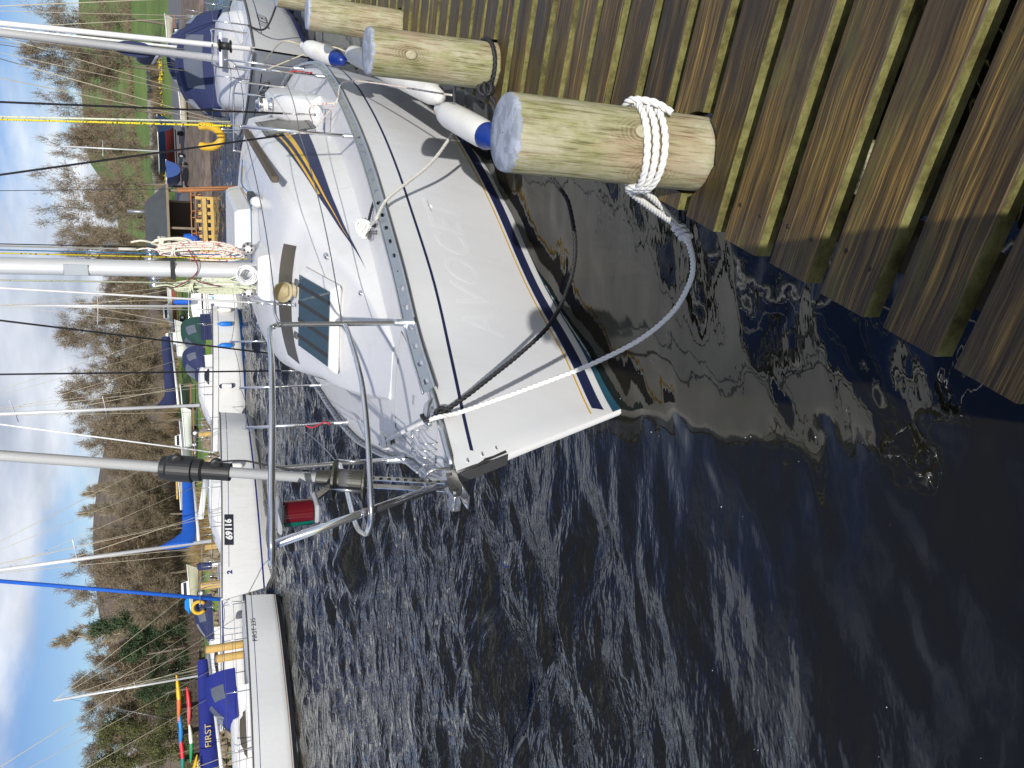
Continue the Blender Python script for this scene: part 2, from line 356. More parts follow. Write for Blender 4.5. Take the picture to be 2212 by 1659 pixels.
    gt = N('ShaderNodeMath'); gt.operation = 'GREATER_THAN'; Lk(sp.outputs[2], gt.inputs[0]); Lk(th.outputs[0], gt.inputs[1])
    pn = nz((16, 16, 16), 7, .6); pc = ramp(pn, [(.36, (.25, .275, .32)), (.485, (.27, .30, .35)), (.505, (.36, .39, .46)), (.66, (.39, .42, .50))])
    m3 = N('ShaderNodeMix'); m3.data_type = 'RGBA'; Lk(gt.outputs[0], m3.inputs[0]); Lk(m2.outputs[2], m3.inputs[6]); Lk(pc, m3.inputs[7])
    Lk(m3.outputs[2], b.inputs['Base Color']); b.inputs['Roughness'].default_value = .72
    bp = N('ShaderNodeBump'); bp.inputs['Strength'].default_value = .6; bp.inputs['Distance'].default_value = .005; Lk(fac, bp.inputs['Height']); Lk(bp.outputs[0], b.inputs['Normal'])
    return m
def water_mat():
    m, nt, b, N, Lk = new_mat('lake_water')
    b.inputs['Base Color'].default_value = (.013, .012, .0065, 1); b.inputs['IOR'].default_value = 1.42; b.inputs['Specular IOR Level'].default_value = .85
    b.inputs['Roughness'].default_value = .02
    tc = N('ShaderNodeTexCoord')
    def nz(sc, det):
        mp = N('ShaderNodeMapping'); mp.inputs['Scale'].default_value = sc; mp.inputs['Rotation'].default_value = (0, 0, .25); Lk(tc.outputs['Object'], mp.inputs[0])
        n = N('ShaderNodeTexNoise'); n.inputs['Scale'].default_value = 1; n.inputs['Detail'].default_value = det; Lk(mp.outputs[0], n.inputs['Vector']); return n.outputs[0]
    a = nz((3.6, 8, 1), 3); c = nz((14, 30, 1), 2)
    s = N('ShaderNodeMath'); s.operation = 'MULTIPLY_ADD'; Lk(c, s.inputs[0]); s.inputs[1].default_value = .10; Lk(a, s.inputs[2])
    # wind ripples are weaker in the lee of the jetty
    ge = N('ShaderNodeNewGeometry'); dt = N('ShaderNodeVectorMath'); dt.operation = 'DOT_PRODUCT'; Lk(ge.outputs['Position'], dt.inputs[0]); dt.inputs[1].default_value = (-.869, .494, 0)
    mr = N('ShaderNodeMapRange'); mr.inputs[1].default_value = 1.9; mr.inputs[2].default_value = 4.0; mr.inputs[3].default_value = .035; mr.inputs[4].default_value = .85; Lk(dt.outputs['Value'], mr.inputs[0])
    bp = N('ShaderNodeBump'); bp.inputs['Distance'].default_value = .085; Lk(mr.outputs[0], bp.inputs['Strength']); Lk(s.outputs[0], bp.inputs['Height']); Lk(bp.outputs[0], b.inputs['Normal'])
    return m
DECK, SIDE, WATER = wood_deck(), wood_side(), water_mat()
# ================================================================== water
T0 = np.array([.494, .869, 0]); T0 /= np.linalg.norm(T0); N0 = np.array([T0[1], -T0[0], 0])
EDGE = -.581; DZ = .75
def build_water():
    g = np.random.RandomState(5)
    nr, nc = 620, 560
    Y = -1.2 + 2.4 * np.exp(np.linspace(0, math.log(63.0 / 2.4), nr)) - .1
    k = np.linspace(-1.05, 1.05, nc)
    X = k[None, :] * (Y[:, None] + 2.2) * .86 + .1 * Y[:, None]; YY = np.repeat(Y[:, None], nc, 1)
    Z = np.zeros_like(X)
    dp = -(X * N0[0] + YY * N0[1]) + EDGE
    s = np.clip((dp - 1.35) / 1.9, 0, 1); s = s * s * (3 - 2 * s); amp = .22 + .78 * s
    gust = .72 + .38 * np.sin(.55 * X - .35 * YY + 1.0) * np.sin(.23 * X + .62 * YY) + .25 * np.sin(1.3 * X + .9 * YY)
    amp = amp * np.clip(gust, .35, 1.35)
    for i in range(84):
        lam = math.exp(g.uniform(math.log(.14), math.log(3.2))); th = g.normal(math.radians(-76), .58); kx, ky = math.cos(th) * 2 * math.pi / lam, math.sin(th) * 2 * math.pi / lam
        q = .045 if lam < .25 else .078 if lam < 1.1 else .032
        cell = np.maximum((Y + 2.2) * .0045, .01)[:, None]                  # fade waves the mesh cannot carry
        fade = np.clip((lam / cell - 3.0) / 3.0, 0, 1)
        ph = kx * X + ky * YY + g.uniform(0, 6.28) + .9 * np.sin(.7 * X + .5 * YY + i)
        w = np.sin(ph); w = w + .30 * np.cos(2 * ph)                        # slightly peaked crests
        Z += q * lam / 6.283 * w * fade * (amp if lam < 1.2 else np.sqrt(amp) * amp)
    P = np.stack([X, YY, Z], -1).reshape(-1, 3)
    me = bpy.data.meshes.new('lake_water'); me.vertices.add(len(P)); me.vertices.foreach_set('co', P.ravel())
    i = np.arange(nr - 1)[:, None] * nc + np.arange(nc - 1)[None, :]
    q = np.stack([i, i + 1, i + nc + 1, i + nc], -1).reshape(-1, 4)
    me.loops.add(q.size); me.loops.foreach_set('vertex_index', q.ravel()); me.polygons.add(len(q))
    me.polygons.foreach_set('loop_start', np.arange(0, q.size, 4)); me.polygons.foreach_set('use_smooth', np.ones(len(q), bool))
    me.materials.append(WATER); me.update(calc_edges=True)
    link('lake_water', me, kind='structure')
build_water()
# ================================================================== jetty
def PW(t, n, z): return Vector(T0 * t + N0 * n + np.array([0, 0, z]))
PROT = Matrix((Vector(N0), Vector(T0), Vector((0, 0, 1)))).transposed()    # local x inboard, y along the jetty, z up
jetty = thing('jetty', 'weathered wet timber jetty of spaced brown boards with green algae edges', 'jetty')
BW, BT, PITCHB = .160, .058, .2172
NB = -.391; RB = .115
BOLL = [(2.165, NB), (4.10, NB - .003), (6.13, NB - .015), (8.10, NB - .02)]
def board_mesh(name, x0, x1, outline=None, seed=0):
    g = random.Random(seed); mb = MB(); h = BW / 2
    if outline is None: outlines = [None]
    else: outlines = outline
    for ol in outlines:
        if ol is None:
            b = .005; prof = [(-h, -BT), (h, -BT), (h, -b), (h - b, 0), (-h + b, 0), (-h, -b)]
            st = [x0 + (x1 - x0) * i / 6 for i in range(7)]; rows = []
            for i, x in enumerate(st):
                wob = g.uniform(-.0035, .0035); rows.append([(x, y + wob * (1 if abs(y) > h - .02 else 0), z) for y, z in prof])
            P = [p for r in rows for p in r]; F = []; MI = []
            o = len(mb.v); n = 6
            for i in range(6):
                for j in range(n):
                    f = (i * n + j, (i + 1) * n + j, (i + 1) * n + (j + 1) % n, i * n + (j + 1) % n)
                    mb.v.extend([]); F.append(f); MI.append(1 if j in (1, 5) else 0)
            F.append(tuple(range(n))); MI.append(0); F.append(tuple(6 * n + j for j in range(n - 1, -1, -1))); MI.append(0)
            mb.v += [tuple(p) for p in P]; mb.f += [tuple(o + i for i in f) for f in F]; mb.mi += MI; mb.sm += [False] * len(F)
        else:
            o = len(mb.f); mb.prism([(x, y, -BT) for x, y in ol], (0, 0, BT))
            n = len(ol); mb.f[o] = mb.f[o]
            for k in range(n):
                a, c = ol[k], ol[(k + 1) % n]
                mb.mi[o + 2 + k] = 1 if abs(a[1] - c[1]) < 1e-6 else 0
    return mb.mesh(name, [DECK, SIDE])
plain_boards = [board_mesh('board', 0, 2.52, seed=s) for s in range(4)]
def notch(tb, nb, tc, x_edge):
    """outlines of a board at tc cut round a post at (tb, nb); local x from the jetty edge, y toward viewer"""
    h = BW / 2; r = RB + .016; cx = nb - x_edge; cy = tb - tc      # post centre in local coordinates
    ys = [-h + BW * i / 16 for i in range(17)]
    def dx(y): return math.sqrt(max(0, r * r - (y - cy) ** 2))
    inner = [(cx + dx(y), y) for y in ys] + [(2.52, h), (2.52, -h)]
    outer = [(0, -h), (0, h)] + [(cx - dx(y), y) for y in reversed(ys)]
    return [inner[::-1], outer[::-1]]
kb = 0
for k in range(-4, 62):
    tc = 1.888 - BW / 2 + k * PITCHB                                  # far edge of board 0 measured at 1.888
    e = EDGE + rnd.uniform(-.005, .005)
    hit = [b for b in BOLL if abs(b[0] - tc) < RB + BW / 2 + .012]
    if hit: me = board_mesh('board', 0, 2.52, notch(hit[0][0], hit[0][1], tc, e))
    else: me = plain_boards[k % 4]
    o = link('board', me, jetty); o.location = PW(tc + rnd.uniform(-.003, .003), e, DZ + rnd.uniform(-.004, .003))
    o.rotation_euler = Matrix.to_euler(PROT @ Matrix.Rotation(rnd.uniform(-.004, .004), 3, 'Z') @ Matrix.Rotation(rnd.uniform(-.012, .012), 3, 'X'))
    if not hit and -2 <= k < 16:                                      # screw heads near the board ends
        for yy in (-.045, .045):
            MATSCREW = plain('rusty_screw', (.05, .035, .028), .55, .6)
            s_ = link('screw_head', (bpy.data.meshes.get('screw_head') or MB().lathe([(.007, -.006), (.007, .001), (.004, .0022)], 8).mesh('screw_head', MATSCREW)), jetty)
            s_.location = o.location + PROT @ Vector((.12 + rnd.uniform(-.01, .01), yy + rnd.uniform(-.006, .006), .0))
BEAM = plain('dark_beam_wood', (.055, .042, .022), .7, bump=.3)
mb = MB()
for n in (EDGE + .16, .35, 1.35, 1.85):
    b_ = MB(); b_.bar(PW(.2, n, DZ - BT - .105), PW(15.2, n, DZ - BT - .105), .09, .2); b_.build('bearer', BEAM, jetty)
for t in (.9, 3.1, 5.1, 7.1, 9.1, 11.1):
    b_ = MB(); b_.bar(PW(t, EDGE + .06, DZ - BT - .32), PW(t, 1.92, DZ - BT - .32), .12, .2); b_.build('cross_beam', BEAM, jetty)
    b_ = MB(); b_.tube([PW(t, 1.7, -1.2), PW(t, 1.7, DZ - .26)], .11, 12); b_.build('pile', BEAM, jetty)
# ------------------------------------------------------------------ mooring posts
KN = (( -.035, .108, .24),)
post_lbl = ['nearest mooring post, white rope wound round its foot, grey painted top',
            'second mooring post from the viewer, tied with black rope', 'third mooring post along the jetty edge, thin rope at its foot',
            'fourth mooring post at the picture edge, furthest along the jetty']
def post_mesh(seed):
    g = random.Random(seed); mb = MB(); n = 40; rows = []; ph = [g.uniform(0, 6.28) for _ in range(4)]
    for z, k in ((-1.9, 1.02), (-.1, 1.02), (0, 1.01), (.2, 1.0), (.42, .985), (.6, .98), (.648, .975), (.660, .955), (.665, .92), (.666, .55), (.667, .02)):
        rows.append([((RB * k * (1 + .018 * math.sin(2 * a + ph[0]) + .012 * math.sin(3 * a + ph[1]) + .006 * math.sin(9 * a + ph[2] + z * 3))) * math.cos(a),
                      (RB * k * (1 + .018 * math.sin(2 * a + ph[0]) + .012 * math.sin(3 * a + ph[1]) + .006 * math.sin(9 * a + ph[2] + z * 3))) * math.sin(a), z) for a in [2 * math.pi * j / n for j in range(n)]])
    return mb.grid(rows, closed=True)
POSTS = []
for i, (t, n) in enumerate(BOLL):
    p = PW(t, n, DZ); kz = [(.20, 0.25), (.30, -.2), (.14, .3), (.3, 0)][i]
    # knots face the viewer
    a = math.atan2(-p.y, -p.x) + [.42, .05, -.35, 0][i]; z = [.255, .47, .10, .3][i]
    K = (RB * math.cos(a), RB * math.sin(a), z); a2 = a - 1.1; K2 = (RB * math.cos(a2), RB * math.sin(a2), z * .8)
    m = wood_post((K, K2) if i == 0 else (K,))
    th = thing('mooring_post', post_lbl[i], 'mooring post', 'mooring posts along the jetty', loc=p)
    th.rotation_euler = ((.0, .012, 0), (.01, -.012, 0), (-.006, .01, 0), (0, 0, 0))[i]
    post_mesh(i + 3).build('timber', m, th)
    kd = MB(); kd.lathe([(.021, -.006), (.021, .0015), (.017, .004), (.006, .003), (.0, .002)], 14, c=K, axis=(math.cos(a), math.sin(a), 0))
    for vi, q in enumerate(kd.v): kd.v[vi] = (q[0], q[1], K[2] + (q[2] - K[2]) * 1.35)
    kd.build('knot', plain('knot_wood', (.40, .36, .24), .7, noise=.3, scale=90), th)
    POSTS.append(p)
# ================================================================== boat frames
class Frame:
    """x aft, y to port, z up; meshes are stored relative to the frame's root"""
    def __init__(s, origin, aft):
        s.o = V3(origin); a = np.array([aft[0], aft[1], 0.0]); s.t = a / np.linalg.norm(a); s.n = np.array([s.t[1], -s.t[0], 0])
        s.root = None
    def W(s, p): return s.o + s.t * p[0] + s.n * p[1] + np.array([0, 0, p[2]])
    def L(s, w): q = V3(w) - s.o; return np.array([q @ s.t, q @ s.n, q[2]])
    def rel(s, p): return s.t * p[0] + s.n * p[1] + np.array([0, 0, p[2]])
    def thing(s, name, label, cat, group=None): s.root = thing(name, label, cat, group, loc=tuple(s.o)); return s.root
    def build(s, mb, name, mats, parent=None, **kw):
        m2 = MB(); m2.v = [tuple(s.rel(p)) for p in mb.v]; m2.f = [f[::-1] for f in mb.f]; m2.mi = mb.mi; m2.sm = mb.sm
        return m2.build(name, mats, parent or s.root, **kw)
    def own(s, mb, name, label, cat, mats, base=None, group=None):
        """a separate top-level thing whose points are given in this frame"""
        m2 = MB(); b = V3(base) if base is not None else V3(mb.v[0]); m2.v = [tuple(s.rel(V3(p) - b)) for p in mb.v]; m2.f = [f[::-1] for f in mb.f]; m2.mi = mb.mi; m2.sm = mb.sm
        return link(name, m2.mesh(name, mats), None, label, cat, group, None, tuple(s.W(b)))
    def bz(s, vx, vy, z): return s.L(atz(vx, vy, z))
    def by(s, vx, vy, y): return s.L(onplane(vx, vy, s.W((0, y, 0)), s.n))
    def bx(s, vx, vy, x): return s.L(onplane(vx, vy, s.W((x, 0, 0)), s.t))
    def dirn(s, d): return Vector(s.t * d[0] + s.n * d[1] + np.array([0, 0, d[2]]))

# ------------------------------------------------------------------ boat materials
def gelcoat(name='white_gelcoat', col=(.86, .865, .87), stain=(.60, .56, .46), amt=.25):
    m, nt, b, N, Lk = new_mat(name)
    tc = N('ShaderNodeTexCoord')
    n = N('ShaderNodeTexNoise'); n.inputs['Scale'].default_value = 1.3; n.inputs['Detail'].default_value = 6; Lk(tc.outputs['Object'], n.inputs['Vector'])
    mp = N('ShaderNodeMapping'); mp.inputs['Scale'].default_value = (9, 9, .7); Lk(tc.outputs['Object'], mp.inputs[0])       # rain runs
    n2 = N('ShaderNodeTexNoise'); n2.inputs['Scale'].default_value = 1; n2.inputs['Detail'].default_value = 5; n2.inputs['Roughness'].default_value = .6; Lk(mp.outputs[0], n2.inputs['Vector'])
    r1 = N('ShaderNodeValToRGB'); r1.color_ramp.elements[0].position = .50; r1.color_ramp.elements[1].position = .74; Lk(n2.outputs[0], r1.inputs[0])
    mu = N('ShaderNodeMath'); mu.operation = 'MULTIPLY'; Lk(r1.outputs[0], mu.inputs[0]); Lk(n.outputs[0], mu.inputs[1])
    m2 = N('ShaderNodeMath'); m2.operation = 'MULTIPLY'; Lk(mu.outputs[0], m2.inputs[0]); m2.inputs[1].default_value = amt
    mx = N('ShaderNodeMix'); mx.data_type = 'RGBA'; Lk(m2.outputs[0], mx.inputs[0]); mx.inputs[6].default_value = (*col, 1); mx.inputs[7].default_value = (*stain, 1)
    Lk(mx.outputs[2], b.inputs['Base Color'])
    mr = N('ShaderNodeMapRange'); mr.inputs[3].default_value = .16; mr.inputs[4].default_value = .42; Lk(n.outputs[0], mr.inputs[0]); Lk(mr.outputs[0], b.inputs['Roughness'])
    n3 = N('ShaderNodeTexNoise'); n3.inputs['Scale'].default_value = 2.2; Lk(tc.outputs['Object'], n3.inputs['Vector'])
    bp = N('ShaderNodeBump'); bp.inputs['Strength'].default_value = .12; bp.inputs['Distance'].default_value = .03; Lk(n3.outputs[0], bp.inputs['Height']); Lk(bp.outputs[0], b.inputs['Normal'])
    MATS[name] = m; return m
GEL = gelcoat(); DECKW = gelcoat('white_deck', (.69, .685, .675), (.50, .47, .40), .4)
NAVY = plain('navy_vinyl', (.016, .022, .075), .5, noise=.1)
GOLD = plain('gold_vinyl', (.72, .42, .03), .4)
ANTIF = plain('blue_antifouling', (.02, .10, .16), .6, noise=.3, dirt=(.10, .11, .04), dirt_amt=.6)
STEEL = plain('polished_stainless', (.74, .74, .75), .16, .93, noise=.06, dirt=(.20, .15, .09), dirt_amt=.12, dscale=9)
ALU = plain('anodised_aluminium', (.62, .64, .66), .34, .92, noise=.08, scale=14, dirt=(.35, .35, .34), dirt_amt=.4)
MASTM = plain('mast_aluminium', (.70, .705, .715), .36, .30, noise=.05)
BLACKP = plain('black_plastic', (.018, .018, .018), .45)
OLIVEP = plain('olive_plastic', (.045, .045, .032), .45)
GREYP = plain('grey_plastic', (.10, .10, .105), .5)
ROPEW = plain('white_rope', (.78, .77, .73), .75, noise=.12, scale=40)
ROPEG = plain('old_grey_rope', (.50, .49, .44), .8, noise=.2, scale=40)
ROPEB = plain('black_rope', (.016, .016, .018), .6, noise=.3, scale=60)
FEND = plain('white_vinyl_fender', (.76, .75, .70), .35, dirt=(.55, .50, .36), dirt_amt=.5, dscale=6)
FBLUE = plain('blue_vinyl', (.006, .03, .20), .35)
WIRE = plain('steel_wire', (.30, .30, .31), .35, .9)
WIREB = plain('black_wire_cover', (.015, .015, .020), .45)
REDR = plain('red_cord', (.45, .02, .03), .7)
CREAMR = plain('cream_cord', (.58, .50, .34), .8, noise=.25, scale=60)
def glass_dark(name, col, rough=.04):
    m = plain(name, col, rough, noise=.15, scale=4); m.node_tree.nodes['Principled BSDF'].inputs['Coat Weight'].default_value = .6; return m
SMOKED = glass_dark('smoked_acrylic', (.055, .085, .085), .10)
WINB = plain('bronze_acrylic', (.085, .075, .055), .3, noise=.3, scale=5)
def stripe_rope(name, a, c, sc=55):
    m, nt, b, N, Lk = new_mat(name); tc = N('ShaderNodeTexCoord'); n = N('ShaderNodeTexNoise'); n.inputs['Scale'].default_value = sc; Lk(tc.outputs['Object'], n.inputs['Vector'])
    r = N('ShaderNodeValToRGB'); r.color_ramp.elements[0].position = .59; r.color_ramp.elements[1].position = .62; r.color_ramp.elements[0].color = (*a, 1); r.color_ramp.elements[1].color = (*c, 1)
    Lk(n.outputs[0], r.inputs[0]); Lk(r.outputs[0], b.inputs['Base Color']); b.inputs['Roughness'].default_value = .8; MATS[name] = m; return m
RWROPE = stripe_rope('white_red_fleck_rope', (.72, .68, .60), (.55, .04, .04)); BWROPE = stripe_rope('pale_green_fleck_rope', (.60, .62, .45), (.30, .36, .34)); YBROPE = stripe_rope('yellow_black_rope', (.75, .62, .03), (.03, .03, .02), 40)

# ================================================================== the white yacht alongside the jetty
A75 = R(7.5)
Y = Frame((-.186, 3.838, 0), T0 * math.cos(A75) - N0 * math.sin(A75))
Y.thing('sailing_yacht', 'large white sailing yacht moored bow-on beside the jetty, navy and gold waterline stripes', 'sailing yacht')
SDX = [0, .42, .85, 1.33, 1.95, 2.48, 3.18, 3.96, 4.71, 5.8, 7.1, 9.1]; SDY = [.035, .21, .35, .58, .83, 1.03, 1.24, 1.43, 1.585, 1.73, 1.70, 1.35]
WDX = [0, .07, .457, 1.13, 2.06, 2.66, 3.33, 4.2, 5.2, 6.5, 8.6]; WDY = [.018, .035, .195, .422, .88, 1.12, 1.33, 1.50, 1.60, 1.55, 1.15]
ZX = [-.6, 1, 3, 5, 8.6]; ZZ = [1.2, 1.1, .98, .9, .88]
XEND = 8.5
def zsh(x): return interp(x, ZX, ZZ)
def hby(x): return interp(x + .5 * zsh(x), SDX, SDY)
def side_y(x, z):
    s = z / zsh(x); d = x + .5 * z
    if d <= 0: return .018
    yw = interp(d, WDX, WDY); ys = interp(d, SDX, SDY)
    return yw + (ys - yw) * s ** .7 if s > 0 else yw * max(.0, 1 - 1.1 * (-z) ** 1.2)
def hull_row(zfun, n=60, x1=XEND, off=0.0, x0=None, sgn=1):
    """points along the hull at height zfun(x)"""
    out = []; xs = x0
    if x0 is None:
        z = zfun(-.5); xs = -.5 * z
        for _ in range(4): z = zfun(xs); xs = -.5 * z
    for i in range(n + 1):
        u = (i / n) ** 1.35; x = xs + (x1 - xs) * u; z = zfun(x); out.append((x - off * .3, sgn * (side_y(x, z) + off), z))
    return out
mb = MB(); levels = [-.5, -.25, -.08, .0, .08, .2, .35, .5, .65, .8, .92, 1.0]
for sgn in (1, -1):
    rows = [hull_row((lambda x, s=s: s * zsh(x)) if s >= 0 else (lambda x, s=s: s), sgn=sgn) for s in levels]
    mb.grid(rows, flip=sgn > 0)
# rounded stem face joining both sides, and transom
rows = []
for s in levels:
    z = s * 1.2 if s >= 0 else s; x = -.5 * z; rows.append([(x, .018 if s < 1 else .035, z), (x - .012, 0, z), (x, -.018 if s < 1 else -.035, z)])
mb.grid(rows)
tr = [hull_row((lambda x, s=s: s * zsh(x)) if s >= 0 else (lambda x, s=s: s), n=1)[-1] for s in levels]
mb.grid([[(p[0], p[1], p[2]), (p[0], -p[1], p[2])] for p in tr])
hull = Y.build(mb, 'hull', GEL)
GX = [-.12, .8, 1.15, 2.2, 3.8, 8.5]; GZ = [.245, .19, .184, .15, .105, .10]
def gz(x): return interp(x, GX, GZ)
def stripe(name, f0, f1, mat, x0, off=.0025, n=56, x1=XEND, sides=(1, -1), parent=hull):
    for sgn in sides:
        m_ = MB(); m_.grid([hull_row(f0, n, x1, off, x0, sgn), hull_row(f1, n, x1, off, x0, sgn)], flip=sgn < 0); Y.build(m_, name, mat, parent)
stripe('gold_stripe', lambda x: gz(x) + .006, lambda x: gz(x) - .006, GOLD, -.08)
stripe('navy_band', lambda x: gz(x) - .028, lambda x: gz(x) - .108, NAVY, -.03)
stripe('antifouling', lambda x: gz(x) - .165, lambda x: -.4, ANTIF, None, off=.003)
SSX = [-.48, -.26, .62, 1.7, 3.43, 4.37, 8.5]; SSZ = [1.085, 1.06, .933, .865, .758, .714, .66]
stripe('sheer_stripe', lambda x: interp(x, SSX, SSZ) + .009, lambda x: interp(x, SSX, SSZ) - .009, NAVY, -.47)
# ghost of an old name left in the faded gelcoat
gt_ = text_mesh('AVOCET', .34, plain('unfaded_gelcoat', (.875, .88, .885), .3, noise=.02), hull, Matrix.Identity(4), 'ghost_lettering', 0.0, 1.0, .004, 1.1)
bm_ = bmesh.new(); bm_.from_mesh(gt_.data); bmesh.ops.triangulate(bm_, faces=bm_.faces[:])
for _ in range(4):
    bmesh.ops.subdivide_edges(bm_, edges=[e for e in bm_.edges if e.calc_length() > .05], cuts=1); bmesh.ops.triangulate(bm_, faces=[f for f in bm_.faces if len(f.verts) > 3])
for f in bm_.faces: f.smooth = True
bm_.to_mesh(gt_.data); bm_.free()
for v in gt_.data.vertices:
    xx = 1.12 + v.co.x * .92; z_ = .70 - .05 * xx + v.co.y; v.co = Vector(Y.rel((xx, side_y(xx, z_) + .0018, z_)))
gt_.data.update()
# deck
mb = MB(); rows = []
for i in range(61):
    x = -.58 + (XEND + .58) * (i / 60) ** 1.25; h = hby(x) - .012; z = zsh(x); h = max(h, .01)
    rows.append([(x, h * k, z + .075 * min(1, h) * (1 - k * k)) for k in np.linspace(-1, 1, 15)])
mb.grid(rows); deck = Y.build(mb, 'deck', DECKW)
def dz(x, y=0): h = max(hby(x), .05); return zsh(x) + .075 * min(1, h) * (1 - min(1, abs(y) / h) ** 2)
# toe rails, perforated
def toe_rail(sgn):
    mb = MB(); x = -.12; H = .058
    def P(x, k):                                   # k 0 bottom (outer lip) .. 1 top
        h = hby(x); z = zsh(x)
        return (x, sgn * (h + .014 - .022 * k), z + H * k)
    seg = .145; holes = True
    while x < 8.2:
        x1 = x + seg; xm = (x + x1) / 2; r = .022; big = (int(x / seg) % 9 == 5)
        C = [(math.cos(a), math.sin(a)) for a in [2 * math.pi * (j + .5) / 8 for j in range(8)]]
        inner = [P(xm + r * c, .50 + .30 * s_) for c, s_ in C] if not big else [P(xm + .008 * c, .5 + .1 * s_) for c, s_ in C]
        outer = [P(x1, .75), P(xm + .04, 1), P(xm - .04, 1), P(x, .75), P(x, .25), P(xm - .04, .12), P(xm + .04, .12), P(x1, .25)]
        order = [0, 1, 2, 3, 4, 5, 6, 7]
        o = len(mb.v); mb.add(outer + inner, [(j, (j + 1) % 8, 8 + (j + 1) % 8, 8 + j) if sgn < 0 else (8 + j, 8 + (j + 1) % 8, (j + 1) % 8, j) for j in range(8)])
        mb.add([P(x, .75), P(x, 1), P(xm - .04, 1), P(x1, .75), P(x1, 1), P(xm + .04, 1), P(x, .25), P(x, .12), P(xm - .04, .12), P(x1, .25), P(x1, .12), P(xm + .04, .12)], [(0, 1, 2), (3, 5, 4), (6, 8, 7), (9, 10, 11)])
        x = x1
    xs = np.linspace(-.12, 8.2, 64)
    # outer lip over the hull edge, top bead, inner foot
    lip = []; bead = []
    for x in xs:
        h = hby(x); z = zsh(x); lip.append([(x, sgn * (h - .008), z + .012), (x, sgn * (h + .012), z + .010), (x, sgn * (h + .026), z + .006), (x, sgn * (h + .028), z - .010), (x, sgn * (h + .006), z - .014)])
        bead.append((x, sgn * (h - .009), z + H + .001))
    mb.grid(lip, flip=sgn < 0); mb.tube(bead, .0065, 6)
    return mb
Y.build(toe_rail(1), 'toe_rail', ALU); Y.build(toe_rail(-1), 'toe_rail', ALU)
# bow castings with rope slots
def chock(sgn):
    mb = MB(); pts = []
    for x in np.linspace(-.56, -.10, 12): pts.append((x, sgn * (hby(x) - .006), zsh(x) + .012))
    mb.tube(pts, [.012] + [.019] * 10 + [.016], 8)
    for xa, xb in ((-.17, -.31),):      # two horns curling over the slot
        ya, yb = hby(xa), hby(xb)
        mb.tube(spline([(xa, sgn * (ya - .01), zsh(xa) + .02), (xa + (xb - xa) * .25, sgn * (hby(xa + (xb - xa) * .25) - .014), zsh(xa) + .055), (xa + (xb - xa) * .6, sgn * (hby(xb) - .018), zsh(xb) + .064), (xb, sgn * (yb - .02), zsh(xb) + .060)], 5), [.019] * 6 + [.018] * 6 + [.015] * 3 + [.010], 8)
    return mb
for s_ in (1, -1): Y.build(chock(s_), 'bow_chock', ALU)
# stem plate, bow roller
sp = MB(); P0 = np.array([-.60, 0, 1.2]); P1 = np.array([-.39, 0, .775])
for s_ in (1, -1):
    q = [P0 + (-.016, s_ * .028, 0), P0 + (.05, s_ * .034, -.01), np.array([-.385, s_ * .045, .90]), np.array([-.44, s_ * .024, .89])]
    sp.prism(q if s_ > 0 else q, (0, s_ * .004, 0))
sp.bar((-.625, 0, 1.215), (-.465, 0, .895), .05, .008, upz=(1, 0, .5))
sf = Y.build(sp, 'stem_plate', STEEL)
for k in range(3):
    b_ = MB(); f_ = .25 + .3 * k; c = P0 + (np.array([-.43, 0, .9]) - P0) * f_ + np.array([.028, .040, 0]); b_.lathe([(.011, 0), (.011, .006), (.006, .009), (.004, .016), (0, .016)], 8, c=c, axis=(-.1, 1, 0)); Y.build(b_, 'bolt', STEEL, sf)
br = MB()
for s_ in (1, -1): br.prism([(-.60, s_ * .032, 1.203), (-.76, s_ * .032, 1.225), (-.82, s_ * .032, 1.25), (-.82, s_ * .032, 1.285), (-.77, s_ * .032, 1.288), (-.60, s_ * .032, 1.25), (-.46, s_ * .032, 1.222)], (0, s_ * .005, 0))
br.box((-.64, 0, 1.215), (.36, .064, .006)); bro = Y.build(br, 'bow_roller', STEEL)
b_ = MB(); b_.tube([(-.79, -.045, 1.268), (-.79, .045, 1.268)], .009, 10); Y.build(b_, 'roller_pin', STEEL, bro)
b_ = MB(); b_.tube(spline([(-.60, .05, 1.22), (-.60, .05, 1.31), (-.59, .0, 1.345), (-.60, -.05, 1.31), (-.60, -.05, 1.22)], 5), .007, 8); Y.build(b_, 'bail', STEEL, bro)
# ------------------------------------------------------------------ pulpit
pul = Y.build(MB().tube(spline([(.42, .415, 1.13), (.42, .412, 1.30), (.415, .41, 1.80), (.40, .405, 1.875), (.33, .40, 1.905), (-.1, .385, 1.94), (-.55, .29, 1.985), (-.86, .16, 2.02), (-1.0, .05, 2.035), (-1.02, 0, 2.038), (-1.0, -.05, 2.035), (-.86, -.16, 2.02), (-.55, -.29, 1.985), (-.1, -.385, 1.94), (.33, -.40, 1.905), (.40, -.405, 1.875), (.415, -.41, 1.80), (.42, -.412, 1.30), (.42, -.415, 1.13)], 6), .0135, 10), 'pulpit', STEEL)
midp = [(.415, .41, 1.515), (.2, .405, 1.53), (-.3, .36, 1.575), (-.62, .22, 1.61), (-.80, .10, 1.635), (-.86, 0, 1.64), (-.80, -.10, 1.635), (-.62, -.22, 1.61), (-.3, -.36, 1.575), (.2, -.405, 1.53), (.415, -.41, 1.515)]
Y.build(MB().tube(spline(midp, 7), .0125, 10), 'mid_rail', STEEL, pul)
Y.build(MB().tube([(-.64, 0, 1.25), (-.97, 0, 2.02)], .0165, 10), 'front_leg', STEEL, pul)
for s_ in (1, -1):
    b_ = MB(); b_.lathe([(.03, 0), (.03, .012), (.022, .02), (.019, .10), (.0165, .115)], 12, c=(.42, s_ * .415, dz(.42, .41) + .0)); Y.build(b_, 'leg_socket', ALU, pul)
